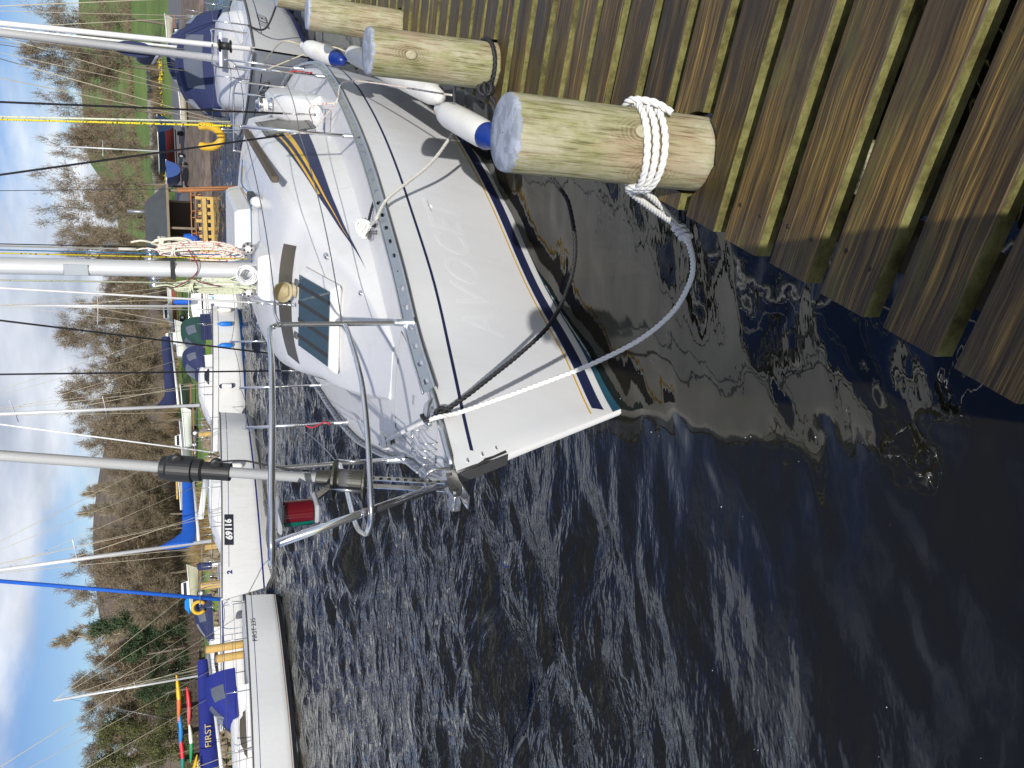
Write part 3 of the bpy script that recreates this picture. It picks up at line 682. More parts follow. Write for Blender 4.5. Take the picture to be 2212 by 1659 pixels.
# navigation light hanging under the top rail
lt = MB(); c = np.array([-.80, .02, 1.915]); lt.box(c, (.055, .055, .115), bev=.008); lt.box(c + (0, 0, .070), (.115, .115, .022), bev=.008); lt.box(c + (0, 0, -.068), (.115, .115, .02), bev=.008)
lto = Y.build(lt, 'navigation_light', plain('grey_light_housing', (.36, .37, .38), .5, noise=.1), pul)
RED = plain('red_lens', (.10, .003, .008), .1, coat=.5); GRN = plain('green_lens', (.0, .12, .09), .1, coat=.5)
b_ = MB(); b_.grid([[c + (-.0 + .050 * math.cos(a), .0 + .052 * math.sin(a), z) for a in np.linspace(.25, 3.32, 13)] for z in (-.052, 0, .052)], flip=True); Y.build(b_, 'red_lens', RED, lto)
b_ = MB(); b_.grid([[c + (-.0 + .050 * math.cos(a), .0 + .052 * math.sin(a), z) for a in np.linspace(3.36, 5.6, 11)] for z in (-.052, 0, .052)], flip=True); Y.build(b_, 'green_lens', GRN, lto)
b_ = MB(); b_.bar((-.70, .0, 1.86), (-.52, .0, 1.70), .012, .03); Y.build(b_, 'light_bracket', STEEL, lto)
# ------------------------------------------------------------------ furling forestay
fdir = np.array([.265 / .82, 0, .9457]); fdir = np.array([.27, 0, .775]); fdir /= np.linalg.norm(fdir)
F0 = np.array([-.54, 0, 1.665]); def_ = lambda k: F0 + fdir * k
fo = Y.build(MB().tube([def_(.05), def_(9.6)], .0225, 14), 'furling_foil', plain('bright_foil', (.72, .73, .745), .32, .3, noise=.04))
pr = [(.062, -.075), (.082, -.070), (.082, -.062), (.050, -.055), (.048, .045), (.052, .05), (.088, .058), (.088, .068), (.05, .075), (.036, .08), (.034, .135), (.024, .14)]
dr_ = Y.build(MB().lathe(pr, 30, c=F0, axis=fdir, smooth=False), 'furling_drum', OLIVEP)
for s_ in (0, 2.1, 4.2):
    a = np.array([math.cos(s_), math.sin(s_), 0]); u = np.cross(fdir, [0, 1, 0]); u /= np.linalg.norm(u); w_ = np.array([0, 1.0, 0]); e = (u * a[0] + w_ * a[1]) * .084
    b_ = MB().tube([F0 + e - fdir * .07, F0 + e + fdir * .062], .006, 6); Y.build(b_, 'drum_guard_rod', STEEL, dr_)
b_ = MB().lathe([(.046, -.05), (.049, -.05), (.049, .04), (.046, .04)], 24, c=F0, axis=fdir); Y.build(b_, 'wound_furling_line', GREYP, dr_)
sw = [(.026, 0), (.038, .0), (.038, .11), (.047, .12), (.047, .15), (.056, .155), (.056, .25), (.050, .26), (.050, .28), (.042, .285), (.026, .29)]
sv = Y.build(MB().lathe(sw, 30, c=def_(.50), axis=fdir, smooth=False), 'halyard_swivel', BLACKP)
b_ = MB()
for k, e in ((.56, .062), (.72, .068)):
    q = def_(k) + np.array([-.02, e * .75, 0]); b_.lathe([(.010, -.008), (.024, -.008), (.026, 0), (.024, .008), (.010, .008)], 14, c=q, axis=(1, .1, 0))
Y.build(b_, 'swivel_eye', BLACKP, sv)
# link plates from drum to stem
b_ = MB()
for s_ in (-1, 1): b_.bar(F0 - fdir * .07 + (0, s_ * .019, 0), np.array([-.66, s_ * .019, 1.27]), .0035, .036, upz=(1, 0, 0))
lk = Y.build(b_, 'link_plate', STEEL, dr_)
for k in range(9):
    q = F0 - fdir * .10 + (np.array([-.66, 0, 1.28]) - (F0 - fdir * .10)) * (k / 8.6); h_ = MB().lathe([(.0085, 0), (.0085, .0015), (0, .0015)], 10, c=q + (0, .0212, 0), axis=(0, 1, 0)); Y.build(h_, 'plate_hole', BLACKP, lk)
# furling line shackle and chain
b_ = MB(); ch = spline([def_(.56) + (-.035, .06, 0), def_(.50) + (-.03, .065, -.05), def_(.38) + (-.02, .05, -.03), def_(.22) + (-.015, .04, 0), def_(.06) + (-.01, .05, 0)], 8); rope(b_, ch, .0045, step=.006); Y.build(b_, 'furling_cord', ROPEB, sv)
# ------------------------------------------------------------------ coachroof
CXs = [.75, 1.2, 1.65, 2.2, 2.42, 2.66, 3.3, 4.2, 5.2, 6.2, 6.5]
CTop = [1.16, 1.215, 1.315, 1.475, 1.52, 1.605, 1.645, 1.655, 1.66, 1.65, 1.64]      # centreline height
CB = [.18, .36, .54, .70, .76, .83, .98, 1.12, 1.20, 1.21, 1.21]                      # half width at deck
CE = [1.165, 1.20, 1.28, 1.385, 1.42, 1.465, 1.505, 1.52, 1.525, 1.515, 1.50]         # height of the rounded shoulder
def cr(x): return interp(x, CXs, CTop), interp(x, CXs, CB), interp(x, CXs, CE)
def cside(x, f):
    """point on the port cabin side, f 0 at deck .. 1 at shoulder"""
    t, b, e = cr(x); zb = dz(x, b) - .01; return np.array([x, b - .15 * f * min(1, (e - zb) / .3), zb + (e - zb) * f])
rows = []
for x in np.linspace(.75, 6.5, 60):
    t, b, e = cr(x); P = []
    prof = [cside(x, 0), cside(x, .12), cside(x, .5), cside(x, .88), cside(x, 1.0) - (0, .012, -.004)]
    ys = prof[-1][1]
    for k in (.86, .6, .3, 0): prof.append(np.array([x, ys * k, e + (t - e) * (1 - k * k) ** .8]))
    full = prof + [p * (1, -1, 1) for p in prof[-2::-1]]; rows.append(full)
mb = MB(); mb.grid(rows); mb.add(rows[-1], [tuple(range(len(rows[-1])))]); mb.add(rows[0], [tuple(range(len(rows[0]) - 1, -1, -1))])
coach = Y.build(mb, 'coachroof', DECKW)
# tapering navy flash with gold lines along the cabin side, and the bronze window behind it
def patch(name, f0, f1, xa, xb, mat, off=.004, n=24, parent=coach, sides=(1, -1)):
    for sg in sides:
        r0, r1 = [], []
        for x in np.linspace(xa, xb, n):
            p, q = cside(x, f0(x)), cside(x, f1(x)); r0.append((p[0], sg * (p[1] + off), p[2] + off * .4)); r1.append((q[0], sg * (q[1] + off), q[2] + off * .4))
        m_ = MB(); m_.grid([r0, r1], flip=sg > 0); Y.build(m_, name, mat, parent)
fl0 = lambda x: .46 - .14 * min(1, (x - 1.5) / 3.1); fl1 = lambda x: .46 + .42 * min(1, (x - 1.5) / 3.1)
patch('navy_flash', fl0, fl1, 1.5, 4.55, NAVY)
patch('gold_line', lambda x: .46 + .15 * (x - 1.5) / 3.1, lambda x: .46 + .15 * (x - 1.5) / 3.1 + .085 * (x - 1.8) / 2.7, 1.95, 4.55, GOLD, .006)
patch('gold_line', lambda x: .46 + .31 * (x - 1.5) / 3.1, lambda x: .46 + .31 * (x - 1.5) / 3.1 + .035, 2.7, 4.55, GOLD, .006)
patch('window', lambda x: .22, lambda x: .93, 4.55, 5.6, WINB, .005, 12)
patch('window_frame', lambda x: .16, lambda x: .24, 4.53, 5.62, GREYP, .008, 12); patch('window_frame', lambda x: .90, lambda x: .98, 4.53, 5.62, GREYP, .008, 12)
for x in (4.53, 5.57): patch('window_frame', lambda x: .16, lambda x: .98, x, x + .05, GREYP, .009, 3)
b_ = MB()
for x in np.linspace(4.56, 5.59, 14):
    for f in (.2, .94): p = cside(x, f) + (0, .009, .003); b_.lathe([(.006, 0), (.005, .003), (0, .004)], 6, c=p, axis=(0, 1, .4))
Y.build(b_, 'window_rivets', ALU, coach, kind='stuff')
# forward window below the mast
def top_pt(x, y):
    t, b, e = cr(x); ys = b - .162; k = min(1, abs(y) / ys); return np.array([x, y, e + (t - e) * (1 - k * k) ** .8])
for ya, yb in ((.40, .03), (-.03, -.55)):
    m_ = MB(); m_.grid([[top_pt(2.43 + .03 * abs(y), y) + (-.003, 0, .005) for y in np.linspace(ya, yb, 8)], [top_pt(2.62, y) + (-.003, 0, .005) for y in np.linspace(ya * .9 + .02, yb * .96, 8)]]); Y.build(m_, 'forward_window', WINB, coach)
# moulded pad for the mast, sliding hatch garage, track
b_ = MB(); b_.box((3.30, 0, 1.66), (.62, .42, .11), taper=.86, bev=.02); Y.build(b_, 'mast_pad', DECKW, coach)
b_ = MB(); b_.box((5.15, -.08, 1.72), (1.6, .86, .17), taper=.94, bev=.03); Y.build(b_, 'hatch_garage', DECKW, coach)
b_ = MB(); b_.bar(Y.bz(530, 281, 1.60), Y.bz(594, 388, 1.60), .05, .06, bev=.01); Y.build(b_, 'grab_rail', plain('dark_teak', (.10, .075, .05), .7, noise=.3), coach)
b_ = MB(); b_.box((4.02, .50, 1.675), (.34, .085, .07), bev=.012); Y.build(b_, 'rope_clutch', BLACKP, coach)
b_ = MB(); b_.lathe([(.055, 0), (.05, .05), (.035, .09), (.0, .10)], 14, c=(3.78, .50, 1.63), axis=(-.6, .2, .6)); Y.build(b_, 'line_guide', DECKW, coach)
# halyard turning blocks at the mast foot, lines led aft
for y, nm in ((.19, 'turning_block'), (-.19, 'turning_block')):
    b_ = MB(); b_.lathe([(.012, -.012), (.052, -.012), (.055, 0), (.052, .012), (.012, .012)], 18, c=(3.30, y, 1.77), axis=(-.85, .35, .25)); bo = Y.build(b_, nm, plain('grey_alloy', (.42, .40, .40), .4, .5), coach)
    for k in range(6):
        a = k * 1.047; h_ = MB(); ax = Vector((-.85, .35, .25)).normalized(); u = ax.cross(Vector((0, 0, 1))).normalized(); w_ = ax.cross(u); q = Vector((3.30, y, 1.77)) + (u * math.cos(a) + w_ * math.sin(a)) * .034 + ax * .0125
        h_.lathe([(.010, 0), (.010, .001), (0, .001)], 8, c=q, axis=ax); Y.build(h_, 'sheave_hole', BLACKP, bo)
for y, m_, dy in ((.20, YBROPE, .0), (.23, plain('blue_cord', (.05, .20, .42), .7), .02)):
    b_ = MB(); b_.tube([(3.34, y, 1.74), (3.86, .48 + dy, 1.70)], .006, 6); Y.build(b_, 'halyard_tail', m_, coach)
for q, m_ in (((.47, 1.68), plain('tan_cord', (.42, .28, .10), .8)), ((.53, 1.69), MATS['blue_cord'])):
    b_ = MB(); b_.tube(spline([(4.18, q[0], q[1]), (4.7, q[0] + .02, q[1] + .03), (5.6, q[0] + .14, 1.64)], 6), .006, 6); Y.build(b_, 'halyard_tail', m_, coach)
# foredeck hatch
hp = [Y.bz(722, 612, 1.37), Y.bz(716, 788, 1.37), Y.bz(650, 694, 1.53), Y.bz(652, 566, 1.53)]
hx0 = (hp[0][0] + hp[1][0]) / 2; hx1 = (hp[2][0] + hp[3][0]) / 2
HX0, HX1, HY0, HY1 = 1.60, 2.14, .30, -.31
hn = Vector((-.27, 0, .96)).normalized(); ht = Vector((.96, 0, .27)).normalized(); hc = Vector(((HX0 + HX1) / 2, -.005, (top_pt(HX0, 0)[2] + top_pt(HX1, 0)[2]) / 2 + .03))
hm = Matrix((ht, Vector((0, 1, 0)), hn)).transposed()
b_ = MB(); b_.box(hc + hn * .0, (.60, .64, .075), hm, taper=.95, bev=.025); hat = Y.build(b_, 'foredeck_hatch', DECKW)
b_ = MB(); b_.box(hc + hn * .036, (.50, .54, .012), hm, bev=.004); gl = Y.build(b_, 'acrylic_pane', SMOKED, hat)
for k in (-.19, -.065, .065, .19):
    b_ = MB(); b_.box(hc + hn * .0435 + Vector((0, k, 0)), (.50, .028, .003), hm); Y.build(b_, 'tread_strip', plain('tread_tape', (.03, .032, .034), .8, bump=.4, bscale=300), gl)
for k in (-.2, .2):
    b_ = MB(); b_.box(hc + hn * .042 + ht * .285 + Vector((0, k, 0)), (.05, .05, .02), hm, bev=.005); Y.build(b_, 'hinge', GREYP, hat)
# cowl vent, small fittings on the roof
b_ = MB(); c = top_pt(2.36, .08); b_.lathe([(.055, 0), (.062, .006), (.05, .02), (.045, .05)], 18, c=c)
ring = []
for k in range(9):
    a = k / 8 * 1.9; ctr = c + np.array([-.05 * (1 - math.cos(a)), 0, .05 + .05 * math.sin(a)]); ax = np.array([-math.sin(a), 0, math.cos(a)]); r = .045 + .035 * k / 8; u = np.array([math.cos(a), 0, math.sin(a)])
    ring.append([ctr + (u * math.cos(q) + np.array([0, 1, 0]) * math.sin(q)) * r for q in np.linspace(0, 2 * math.pi, 17)[:-1]])
b_.grid(ring, closed=True)
Y.build(b_, 'cowl_vent', plain('yellowed_vinyl', (.42, .36, .22), .6, noise=.15, dirt=(.15, .11, .06), dirt_amt=.5, dscale=14))
b_ = MB(); q = top_pt(1.93, .44); b_.ball(q + (0, 0, .012), (.055, .026, .022), 12); Y.build(b_, 'deck_lamp', STEEL)
b_ = MB(); q = top_pt(1.35, .33); b_.ball(q + (0, 0, .01), (.03, .02, .016), 10); Y.build(b_, 'deck_lamp', STEEL)
# anchor locker outline, recessed groove strips, small fastener
groove = plain('groove_dirt', (.35, .35, .34), .7)
loc = [(-.28, .10), (.15, .235), (.62, .30), (.62, -.30), (.15, -.235), (-.28, -.10), (-.28, .10)]
b_ = MB()
for (xa, ya), (xb, yb) in zip(loc, loc[1:]):
    b_.tube([(xa + (xb - xa) * k, ya + (yb - ya) * k, dz(xa + (xb - xa) * k, ya + (yb - ya) * k) + .0005) for k in np.linspace(0, 1, 6)], .004, 4)
Y.build(b_, 'locker_seam', groove, deck)
b_ = MB(); b_.box((.20, .05, dz(.2) + .006), (.03, .045, .012), bev=.003); Y.build(b_, 'locker_catch', STEEL, deck)
# stainless anchor cradle on the foredeck
b_ = MB(); x0, y0 = -.22, -.02; z0 = dz(x0) + .01
for dy_ in (-.055, -.018, .018, .055): b_.tube(spline([(x0 - .09, y0 + dy_, z0), (x0 - .09, y0 + dy_, z0 + .05), (x0 - .06, y0 + dy_, z0 + .075), (x0 + .07, y0 + dy_, z0 + .075)], 4), .004, 6)
b_.tube([(x0 + .07, y0 - .06, z0 + .075), (x0 + .07, y0 + .06, z0 + .075)], .004, 6); b_.tube([(x0 + .07, y0 - .055, z0), (x0 + .07, y0 - .055, z0 + .075)], .004, 6); b_.tube([(x0 + .07, y0 + .055, z0), (x0 + .07, y0 + .055, z0 + .075)], .004, 6)
Y.build(b_, 'anchor_cradle', STEEL)
# cleats
def cleat(x, y, yaw, nm='cleat', L=.2):
    mb = MB(); z = dz(x, y); ca, sa = math.cos(yaw), math.sin(yaw)
    for k in (-.035, .035): mb.lathe([(.018, 0), (.012, .012), (.010, .04)], 10, c=(x + ca * k, y + sa * k, z))
    mb.tube(spline([(x - ca * L / 2, y - sa * L / 2, z + .062), (x - ca * .05, y - sa * .05, z + .048), (x, y, z + .046), (x + ca * .05, y + sa * .05, z + .048), (x + ca * L / 2, y + sa * L / 2, z + .062)], 5), [.006] + [.011] * 19 + [.006], 8)
    return Y.build(mb, nm, GREYP if nm == 'cleat' else ALU)
cleat(1.62, .70, .55); cleat(.72, -.44, -.6)
# ------------------------------------------------------------------ mast
mx_, mpts = 3.30, 20
rows = []
for z in (1.70, 2.0, 3.0, 5.0, 8.0, 11.2):
    rows.append([(mx_ + .088 * math.cos(a) + .0, .064 * math.sin(a), z) for a in np.linspace(0, 2 * math.pi, mpts + 1)[:-1]])
mb = MB(); mb.grid(rows, closed=True); mast = Y.build(mb, 'mast', MASTM)
b_ = MB(); b_.box((mx_ - .092, .0, 3.05), (.012, .085, .17), bev=.004); Y.build(b_, 'mast_plate', STEEL, mast)
b_ = MB(); b_.box((mx_, .0, 2.36), (.181, .1345, .035), bev=.004); Y.build(b_, 'mast_collar', BLACKP, mast)
b_ = MB(); b_.lathe([(.045, 0), (.05, .02), (.034, .03), (.032, .065), (.045, .075), (.047, .09), (.0, .092)], 18, c=(mx_ + .03, -.062, 2.50), axis=(.2, -1, 0)); Y.build(b_, 'mast_winch', STEEL, mast)
b_ = MB(); b_.lathe([(.045, 0), (.05, .02), (.034, .03), (.032, .065), (.045, .075), (.047, .09), (.0, .092)], 18, c=(mx_ + .03, .062, 2.52), axis=(.2, 1, 0)); Y.build(b_, 'mast_winch', STEEL, mast)
def coil(ctr, length, w, n, r, seed, mat, nm, label, tail=None):
    g = random.Random(seed); mb = MB(); cx, cy, cz = ctr
    for i in range(n):
        l = length * g.uniform(.82, 1.04); ww = w * g.uniform(.55, 1.05); o = g.uniform(-.028, .028); o2 = g.uniform(-.03, .03); top = cz + g.uniform(-.015, .02)
        P = [(cx + o, cy + o2, top), (cx + o - ww * .3, cy + o2 + ww * .35, top - l * .2), (cx + o - ww * .45, cy + o2 + ww * .6, top - l * .7), (cx + o - ww * .2, cy + o2 + ww * .15, top - l), (cx + o + ww * .3, cy + o2 - ww * .4, top - l * .93), (cx + o + ww * .45, cy + o2 - ww * .5, top - l * .55), (cx + o + ww * .2, cy + o2 - ww * .2, top - l * .15)]
        mb.tube(spline(P, 6, closed=True), r, 6, closed=True)
    for k in range(3):                                  # turns round the neck of the hank
        z = cz - length * .16 - k * r * 2; mb.tube([(cx + .058 * math.cos(a), cy + .05 * math.sin(a), z + .008 * math.sin(2 * a + k)) for a in np.linspace(0, 6.28, 17)[:-1]], r * .95, 6, closed=True)
    mb.tube(spline([(cx, cy, cz), (cx - .02, cy + .02, cz + .08), (cx, cy, cz + .16)], 5), r, 6)
    if tail: mb.tube(spline(tail, 6), r, 6)
    return Y.own(mb, nm, label, 'rope coil', mat, base=ctr, group='rope coils hung on the mast')
coil((mx_ - .02, .155, 2.46), .62, .10, 12, .0065, 3, RWROPE, 'rope_coil', 'hank of white rope with red flecks hung on the jetty side of the mast')
coil((mx_ + .05, .20, 2.50), .30, .08, 3, .0085, 9, plain('cream_rope', (.66, .64, .52), .8), 'rope_coil', 'looser thick cream rope loop hung above the red-flecked hank')
coil((mx_ - .0, -.15, 2.34), .64, .10, 11, .007, 5, BWROPE, 'rope_coil', 'hank of pale green and grey rope hung on the far side of the mast', tail=[(mx_ - .1, -.06, 1.95), (mx_ - .12, -.02, 1.86), (mx_ - .12, .0, 1.80)])
b_ = MB()
for k in range(9): 
    rr = .05 + .012 * (k % 3); b_.tube([(mx_ - .19 + .018 * math.sin(a * 2 + k) - .004 * k, .01 + (rr + .004 * (k // 3)) * math.cos(a), 1.80 + (rr + .005 * (k // 3)) * math.sin(a)) for a in np.linspace(0, 6.28, 19)[:-1]], .0055, 6, closed=True)
Y.own(b_, 'rope_coil', 'small round coil of white cord at the mast foot', 'rope coil', plain('clean_white_cord', (.74, .74, .74), .7), base=(mx_ - .19, .01, 1.80), group='rope coils hung on the mast')
b_ = MB(); b_.tube(spline([(mx_ - .06, -.14, 2.35), (mx_ - .1, -.05, 2.22), (mx_ - .11, .05, 2.17), (mx_ - .02, .17, 2.24)], 6), .005, 6); b_.tube(spline([(mx_ - .1, -.05, 2.20), (mx_ - .12, -.08, 2.15), (mx_ - .09, -.12, 2.0)], 5), .005, 6); Y.build(b_, 'coil_tie', plain('maroon_cord', (.18, .03, .05), .8), mast)
# halyards by the mast
for (xa, ya, za), (xb, yb, zb), r, m_ in (((mx_ - .05, .11, 1.78), (mx_ - .03, .09, 11), .005, YBROPE), ((mx_, .13, 1.78), (mx_, .08, 11), .005, MATS['blue_cord']), ((mx_ - .06, -.10, 2.3), (mx_ - .05, -.09, 11), .0065, BWROPE), ((mx_ + .03, .17, 2.47), (mx_, .10, 11), .004, WIREB)):
    Y.build(MB().tube([(xa, ya, za), (xb, yb, zb)], r, 6), 'halyard', m_, mast)
b_ = MB(); b_.tube([(mx_, .155, 2.62), (mx_ + .02, .15, 2.75)], .012, 8); b_.tube([(mx_ + .02, .15, 2.75), (mx_ + .02, .12, 11)], .006, 6); Y.build(b_, 'spare_halyard', ROPEG, mast)
# ------------------------------------------------------------------ standing rigging
def stay(foot, head, m_, r=.005, cover=None, nm='shroud', screw=True, parent=None):
    a, b = V3(foot), V3(head); d = (b - a) / np.linalg.norm(b - a)
    s = Y.build(MB().tube([a + d * .30, b], r if cover is None else cover, 8), nm, m_, parent)
    if screw:
        t_ = MB(); t_.lathe([(.004, 0), (.010, .0), (.010, .05), (.006, .055), (.006, .10), (.0095, .105), (.0095, .20), (.006, .205), (.006, .26), (.008, .265), (.008, .34), (.004, .36)], 10, c=a, axis=d); t_.tube([a + d * .01 - (0, .016, 0), a + d * .01 + (0, .016, 0)], .006, 8)
        Y.build(t_, 'turnbuckle', STEEL, s)
    return s
HEADT = (3.34, 0, 11.0); HEADM = (3.34, .05, 6.5); SPT = (3.6, .95, 6.4)
for sg in (1, -1):
    cp = Y.build(MB().box((4.22, sg * 1.20, dz(4.22, 1.2) + .035), (.09, .26, .055), bev=.008), 'chain_plate', STEEL)
    for k in (-.06, .06): Y.build(MB().lathe([(.014, 0), (.014, .004), (.006, .008), (0, .008)], 10, c=(4.19, sg * (1.2 + k), dz(4.22, 1.2) + .045), axis=(-1, 0, .3)), 'bolt', STEEL, cp)
    stay((4.22, sg * 1.27, 1.09), (3.75, sg * 1.0, 6.4), WIREB, cover=.0085)
    stay((4.20, sg * 1.13, 1.09), (3.4, sg * .06, 6.2), WIREB, cover=.0085)
stay((2.30, -.02, 1.52), (3.24, 0, 6.3), plain('white_wire_cover', (.75, .75, .74), .4), cover=.008, nm='baby_stay')
stay((8.45, .0, 1.1), (3.5, 0, 11.0), WIRE, r=.004, nm='backstay')
# ------------------------------------------------------------------ stanchions and guard wires
STX = [2.72, 4.65, 6.4]; prev = {}
for sg in (1, -1):
    up_, lo_ = [(.40, sg * .41, 1.86)], [(.415, sg * .41, 1.53)]
    for x in STX:
        y = sg * (hby(x) - .045); z = dz(x, abs(y)) ; h = .86
        st = Y.build(MB().tube([(x, y, z), (x, y - sg * .0, z + h)], .0125, 10), 'stanchion', STEEL)
        Y.build(MB().lathe([(.032, 0), (.032, .01), (.019, .02), (.018, .11), (.0135, .12)], 12, c=(x, y, z)), 'stanchion_base', ALU, st)
        Y.build(MB().ball((x, y, z + h), (.016, .016, .012), 8), 'stanchion_cap', STEEL, st)
        up_.append((x, y, z + h - .012)); lo_.append((x, y, z + h * .52))
    up_.append((7.9, sg * 1.42, 1.62)); lo_.append((7.9, sg * 1.42, 1.22))
    def sag(P):
        out = []
        for a, b in zip(P, P[1:]):
            a, b = V3(a), V3(b)
            for k in np.linspace(0, 1, 9)[:-1]: out.append(a + (b - a) * k - np.array([0, 0, .03 * 4 * k * (1 - k)]))
        return out + [V3(P[-1])]
    for P in (up_, lo_): Y.build(MB().tube(sag(P), .0035, 6), 'guard_wire', WIRE)
    b_ = MB(); b_.tube(spline([(.40, sg * .41, 1.84), (.5, sg * .44, 1.86), (.62, sg * .47, 1.852)], 4), .008, 8); Y.build(b_, 'pelican_hook', STEEL)
# pushpit at the stern
for sg in (1, -1):
    pp = MB(); y = sg * 1.42
    pp.tube(spline([(7.75, y, .9), (7.75, y, 1.45), (7.78, y, 1.52), (7.86, y * .995, 1.54), (8.4, sg * 1.30, 1.54), (8.52, sg * 1.15, 1.54), (8.55, sg * .55, 1.54), (8.55, sg * .48, 1.5), (8.55, sg * .46, .95)], 5), .0125, 8); pp.tube([(7.75, y, 1.22), (8.42, sg * 1.28, 1.22)], .011, 8); pp.tube([(8.45, sg * 1.26, .92), (8.45, sg * 1.26, 1.54)], .0125, 8)
    Y.build(pp, 'pushpit', STEEL)
# cockpit coamings with winches, tiller, wash boards
for sg in (1, -1):
    rows = []
    for x in np.linspace(5.0, 8.2, 12):
        h = interp(x, [5.0, 5.5, 6.2, 8.2], [1.02, 1.30, 1.32, 1.12]); rows.append([(x, sg * 1.42, .93), (x, sg * 1.38, h - .03), (x, sg * 1.34, h), (x, sg * 1.16, h), (x, sg * 1.12, h - .03), (x, sg * 1.10, .6)])
    m_ = MB(); m_.grid(rows, flip=sg < 0); m_.add(rows[0], [(0, 1, 2, 3, 4, 5)]); m_.add(rows[-1], [(0, 1, 2, 3, 4, 5)]); co = Y.build(m_, 'cockpit_coaming', DECKW)
    m_ = MB(); m_.lathe([(.085, 0), (.085, .02), (.062, .05), (.055, .075), (.060, .10), (.075, .125), (.075, .14), (.05, .15), (.045, .17), (.0, .172)], 22, c=(5.75, sg * 1.25, 1.32)); wi = Y.build(m_, 'winch', STEEL, co)
    m_ = MB()
    for k in range(3): m_.tube([(5.75 + .064 * math.cos(a), sg * 1.25 + .064 * math.sin(a), 1.375 + .014 * k + .004 * math.sin(a)) for a in np.linspace(0, 6.28, 17)[:-1]], .007, 6, closed=True)
    Y.build(m_, 'winch_turns', ROPEW, wi)
    m_ = MB(); m_.tube(spline([(5.0, sg * 1.12, 1.44), (5.0, sg * 1.3, 1.30), (4.98, sg * 1.42, 1.06)], 5), .018, 6); 
    m_ = MB(); P = [(4.55 + .9 * k, sg * (1.28 + .06 * math.sin(k * 3)), dz(4.6, 1.3) + .02) for k in np.linspace(0, 1, 10)]; m_.tube(P, .013, 6); Y.build(m_, 'genoa_track', ALU)
b_ = MB(); b_.box((8.05, 0, .98), (.7, 2.2, .22), bev=.03); Y.build(b_, 'stern_deck', DECKW)
b_ = MB(); b_.tube(spline([(7.9, .05, 1.15), (7.3, .05, 1.45), (6.7, .04, 1.55)], 5), .02, 8); Y.build(b_, 'tiller', plain('varnished_wood', (.30, .13, .04), .3))
# horseshoe lifebuoy on the stern rail
b_ = MB(); c0 = Y.bx(447, 295, 8.3); ring = []
for k in range(19):
    a = -2.2 + 4.4 * k / 18; ctr = np.array([c0[0], c0[1] + .14 * math.sin(a), c0[2] - .16 * math.cos(a) * 1.15]); ring.append(ctr)
b_.tube(ring, [.035] + [.054] * 17 + [.035], 10); Y.own(b_, 'lifebuoy', 'yellow horseshoe lifebuoy hung on the stern rail of the large white yacht', 'lifebuoy', plain('yellow_vinyl', (.68, .40, .02), .5, dirt=(.35, .22, .05), dirt_amt=.5), base=c0)
# yellow and white tackle hanging behind the mast
a0, a1 = Y.bx(498, 272, 7.6), Y.bx(0, 258, 7.6)
b_ = MB(); rope(b_, [a0, a1], .013, step=.02); Y.build(b_, 'tackle_rope', YBROPE)
b_ = MB(); b_.tube([a0 + (0, .05, 0), a1 + (0, .03, 0)], .012, 6); Y.build(b_, 'tackle_rope', BWROPE)
# red retaining cords on stanchions
for x, sg in ((4.65, 1), (2.72, -1)):
    y = sg * (hby(x) - .045); z = dz(x) + .30
    b_ = MB(); b_.tube(spline([(x, y, z), (x - .03, y + .02 * sg, z - .06), (x - .02, y + .02, z - .16), (x - .05, y + .02, z - .20)], 5), .006, 6); b_.ball((x - .05, y + .02, z - .2), .014, 6); Y.build(b_, 'red_cord', REDR)
# ------------------------------------------------------------------ mooring lines
def in_plane(pts, A, B):
    """points of a hanging line: rays meet the vertical plane through A and B"""
    A, B = V3(A), V3(B); d = B - A; n = np.array([-d[1], d[0], 0]); n /= np.linalg.norm(n); return [onplane(x, y, A, n) for x, y in pts]
CH = Y.W((-.30, hby(-.30) - .0, zsh(-.3) + .055))           # slot of the port bow chock
cleatS = Y.W((.72, -.44, dz(.72, .44) + .05))
p1 = POSTS[0]; p2 = POSTS[1]
def around(c, r, z, n=20, a0=0, turns=1.0, rise=0.0, tilt=0.0, ta=0.0):
    return [np.array([c[0] + r * math.cos(a0 + 2 * math.pi * turns * k / n), c[1] + r * math.sin(a0 + 2 * math.pi * turns * k / n), z + rise * k / n + tilt * math.cos(a0 + 2 * math.pi * turns * k / n - ta)]) for k in range(n + 1)]
wl = thing('mooring_line', 'thick white rope from the bow to the nearest mooring post, spliced eye', 'mooring line', 'mooring lines', loc=tuple(p1 + Vector((0, 0, .18))))
def wbuild(mb, root, name, mat):
    o = Vector(root.location); mb.v = [tuple(Vector(v) - o) for v in mb.v]; return mb.build(name, mat, root)
view = in_plane([(985, 893), (1060, 868), (1150, 836), (1270, 790), (1380, 735), (1452, 675), (1488, 615), (1497, 570), (1487, 520)], CH, p1 + Vector((-.05, .1, 0)))
knot = view[-1]
eye_in = onplane(1462, 487, view[-1], np.array([fwd[0], fwd[1], fwd[2]]) * 1.0)
path = [cleatS, cleatS * .5 + CH * .5 + np.array([0, 0, .012]), CH + np.array([0, 0, .006])] + view
mb = MB(); rope(mb, spline(path, 8), .0115); wbuild(mb, wl, 'rope', ROPEW)
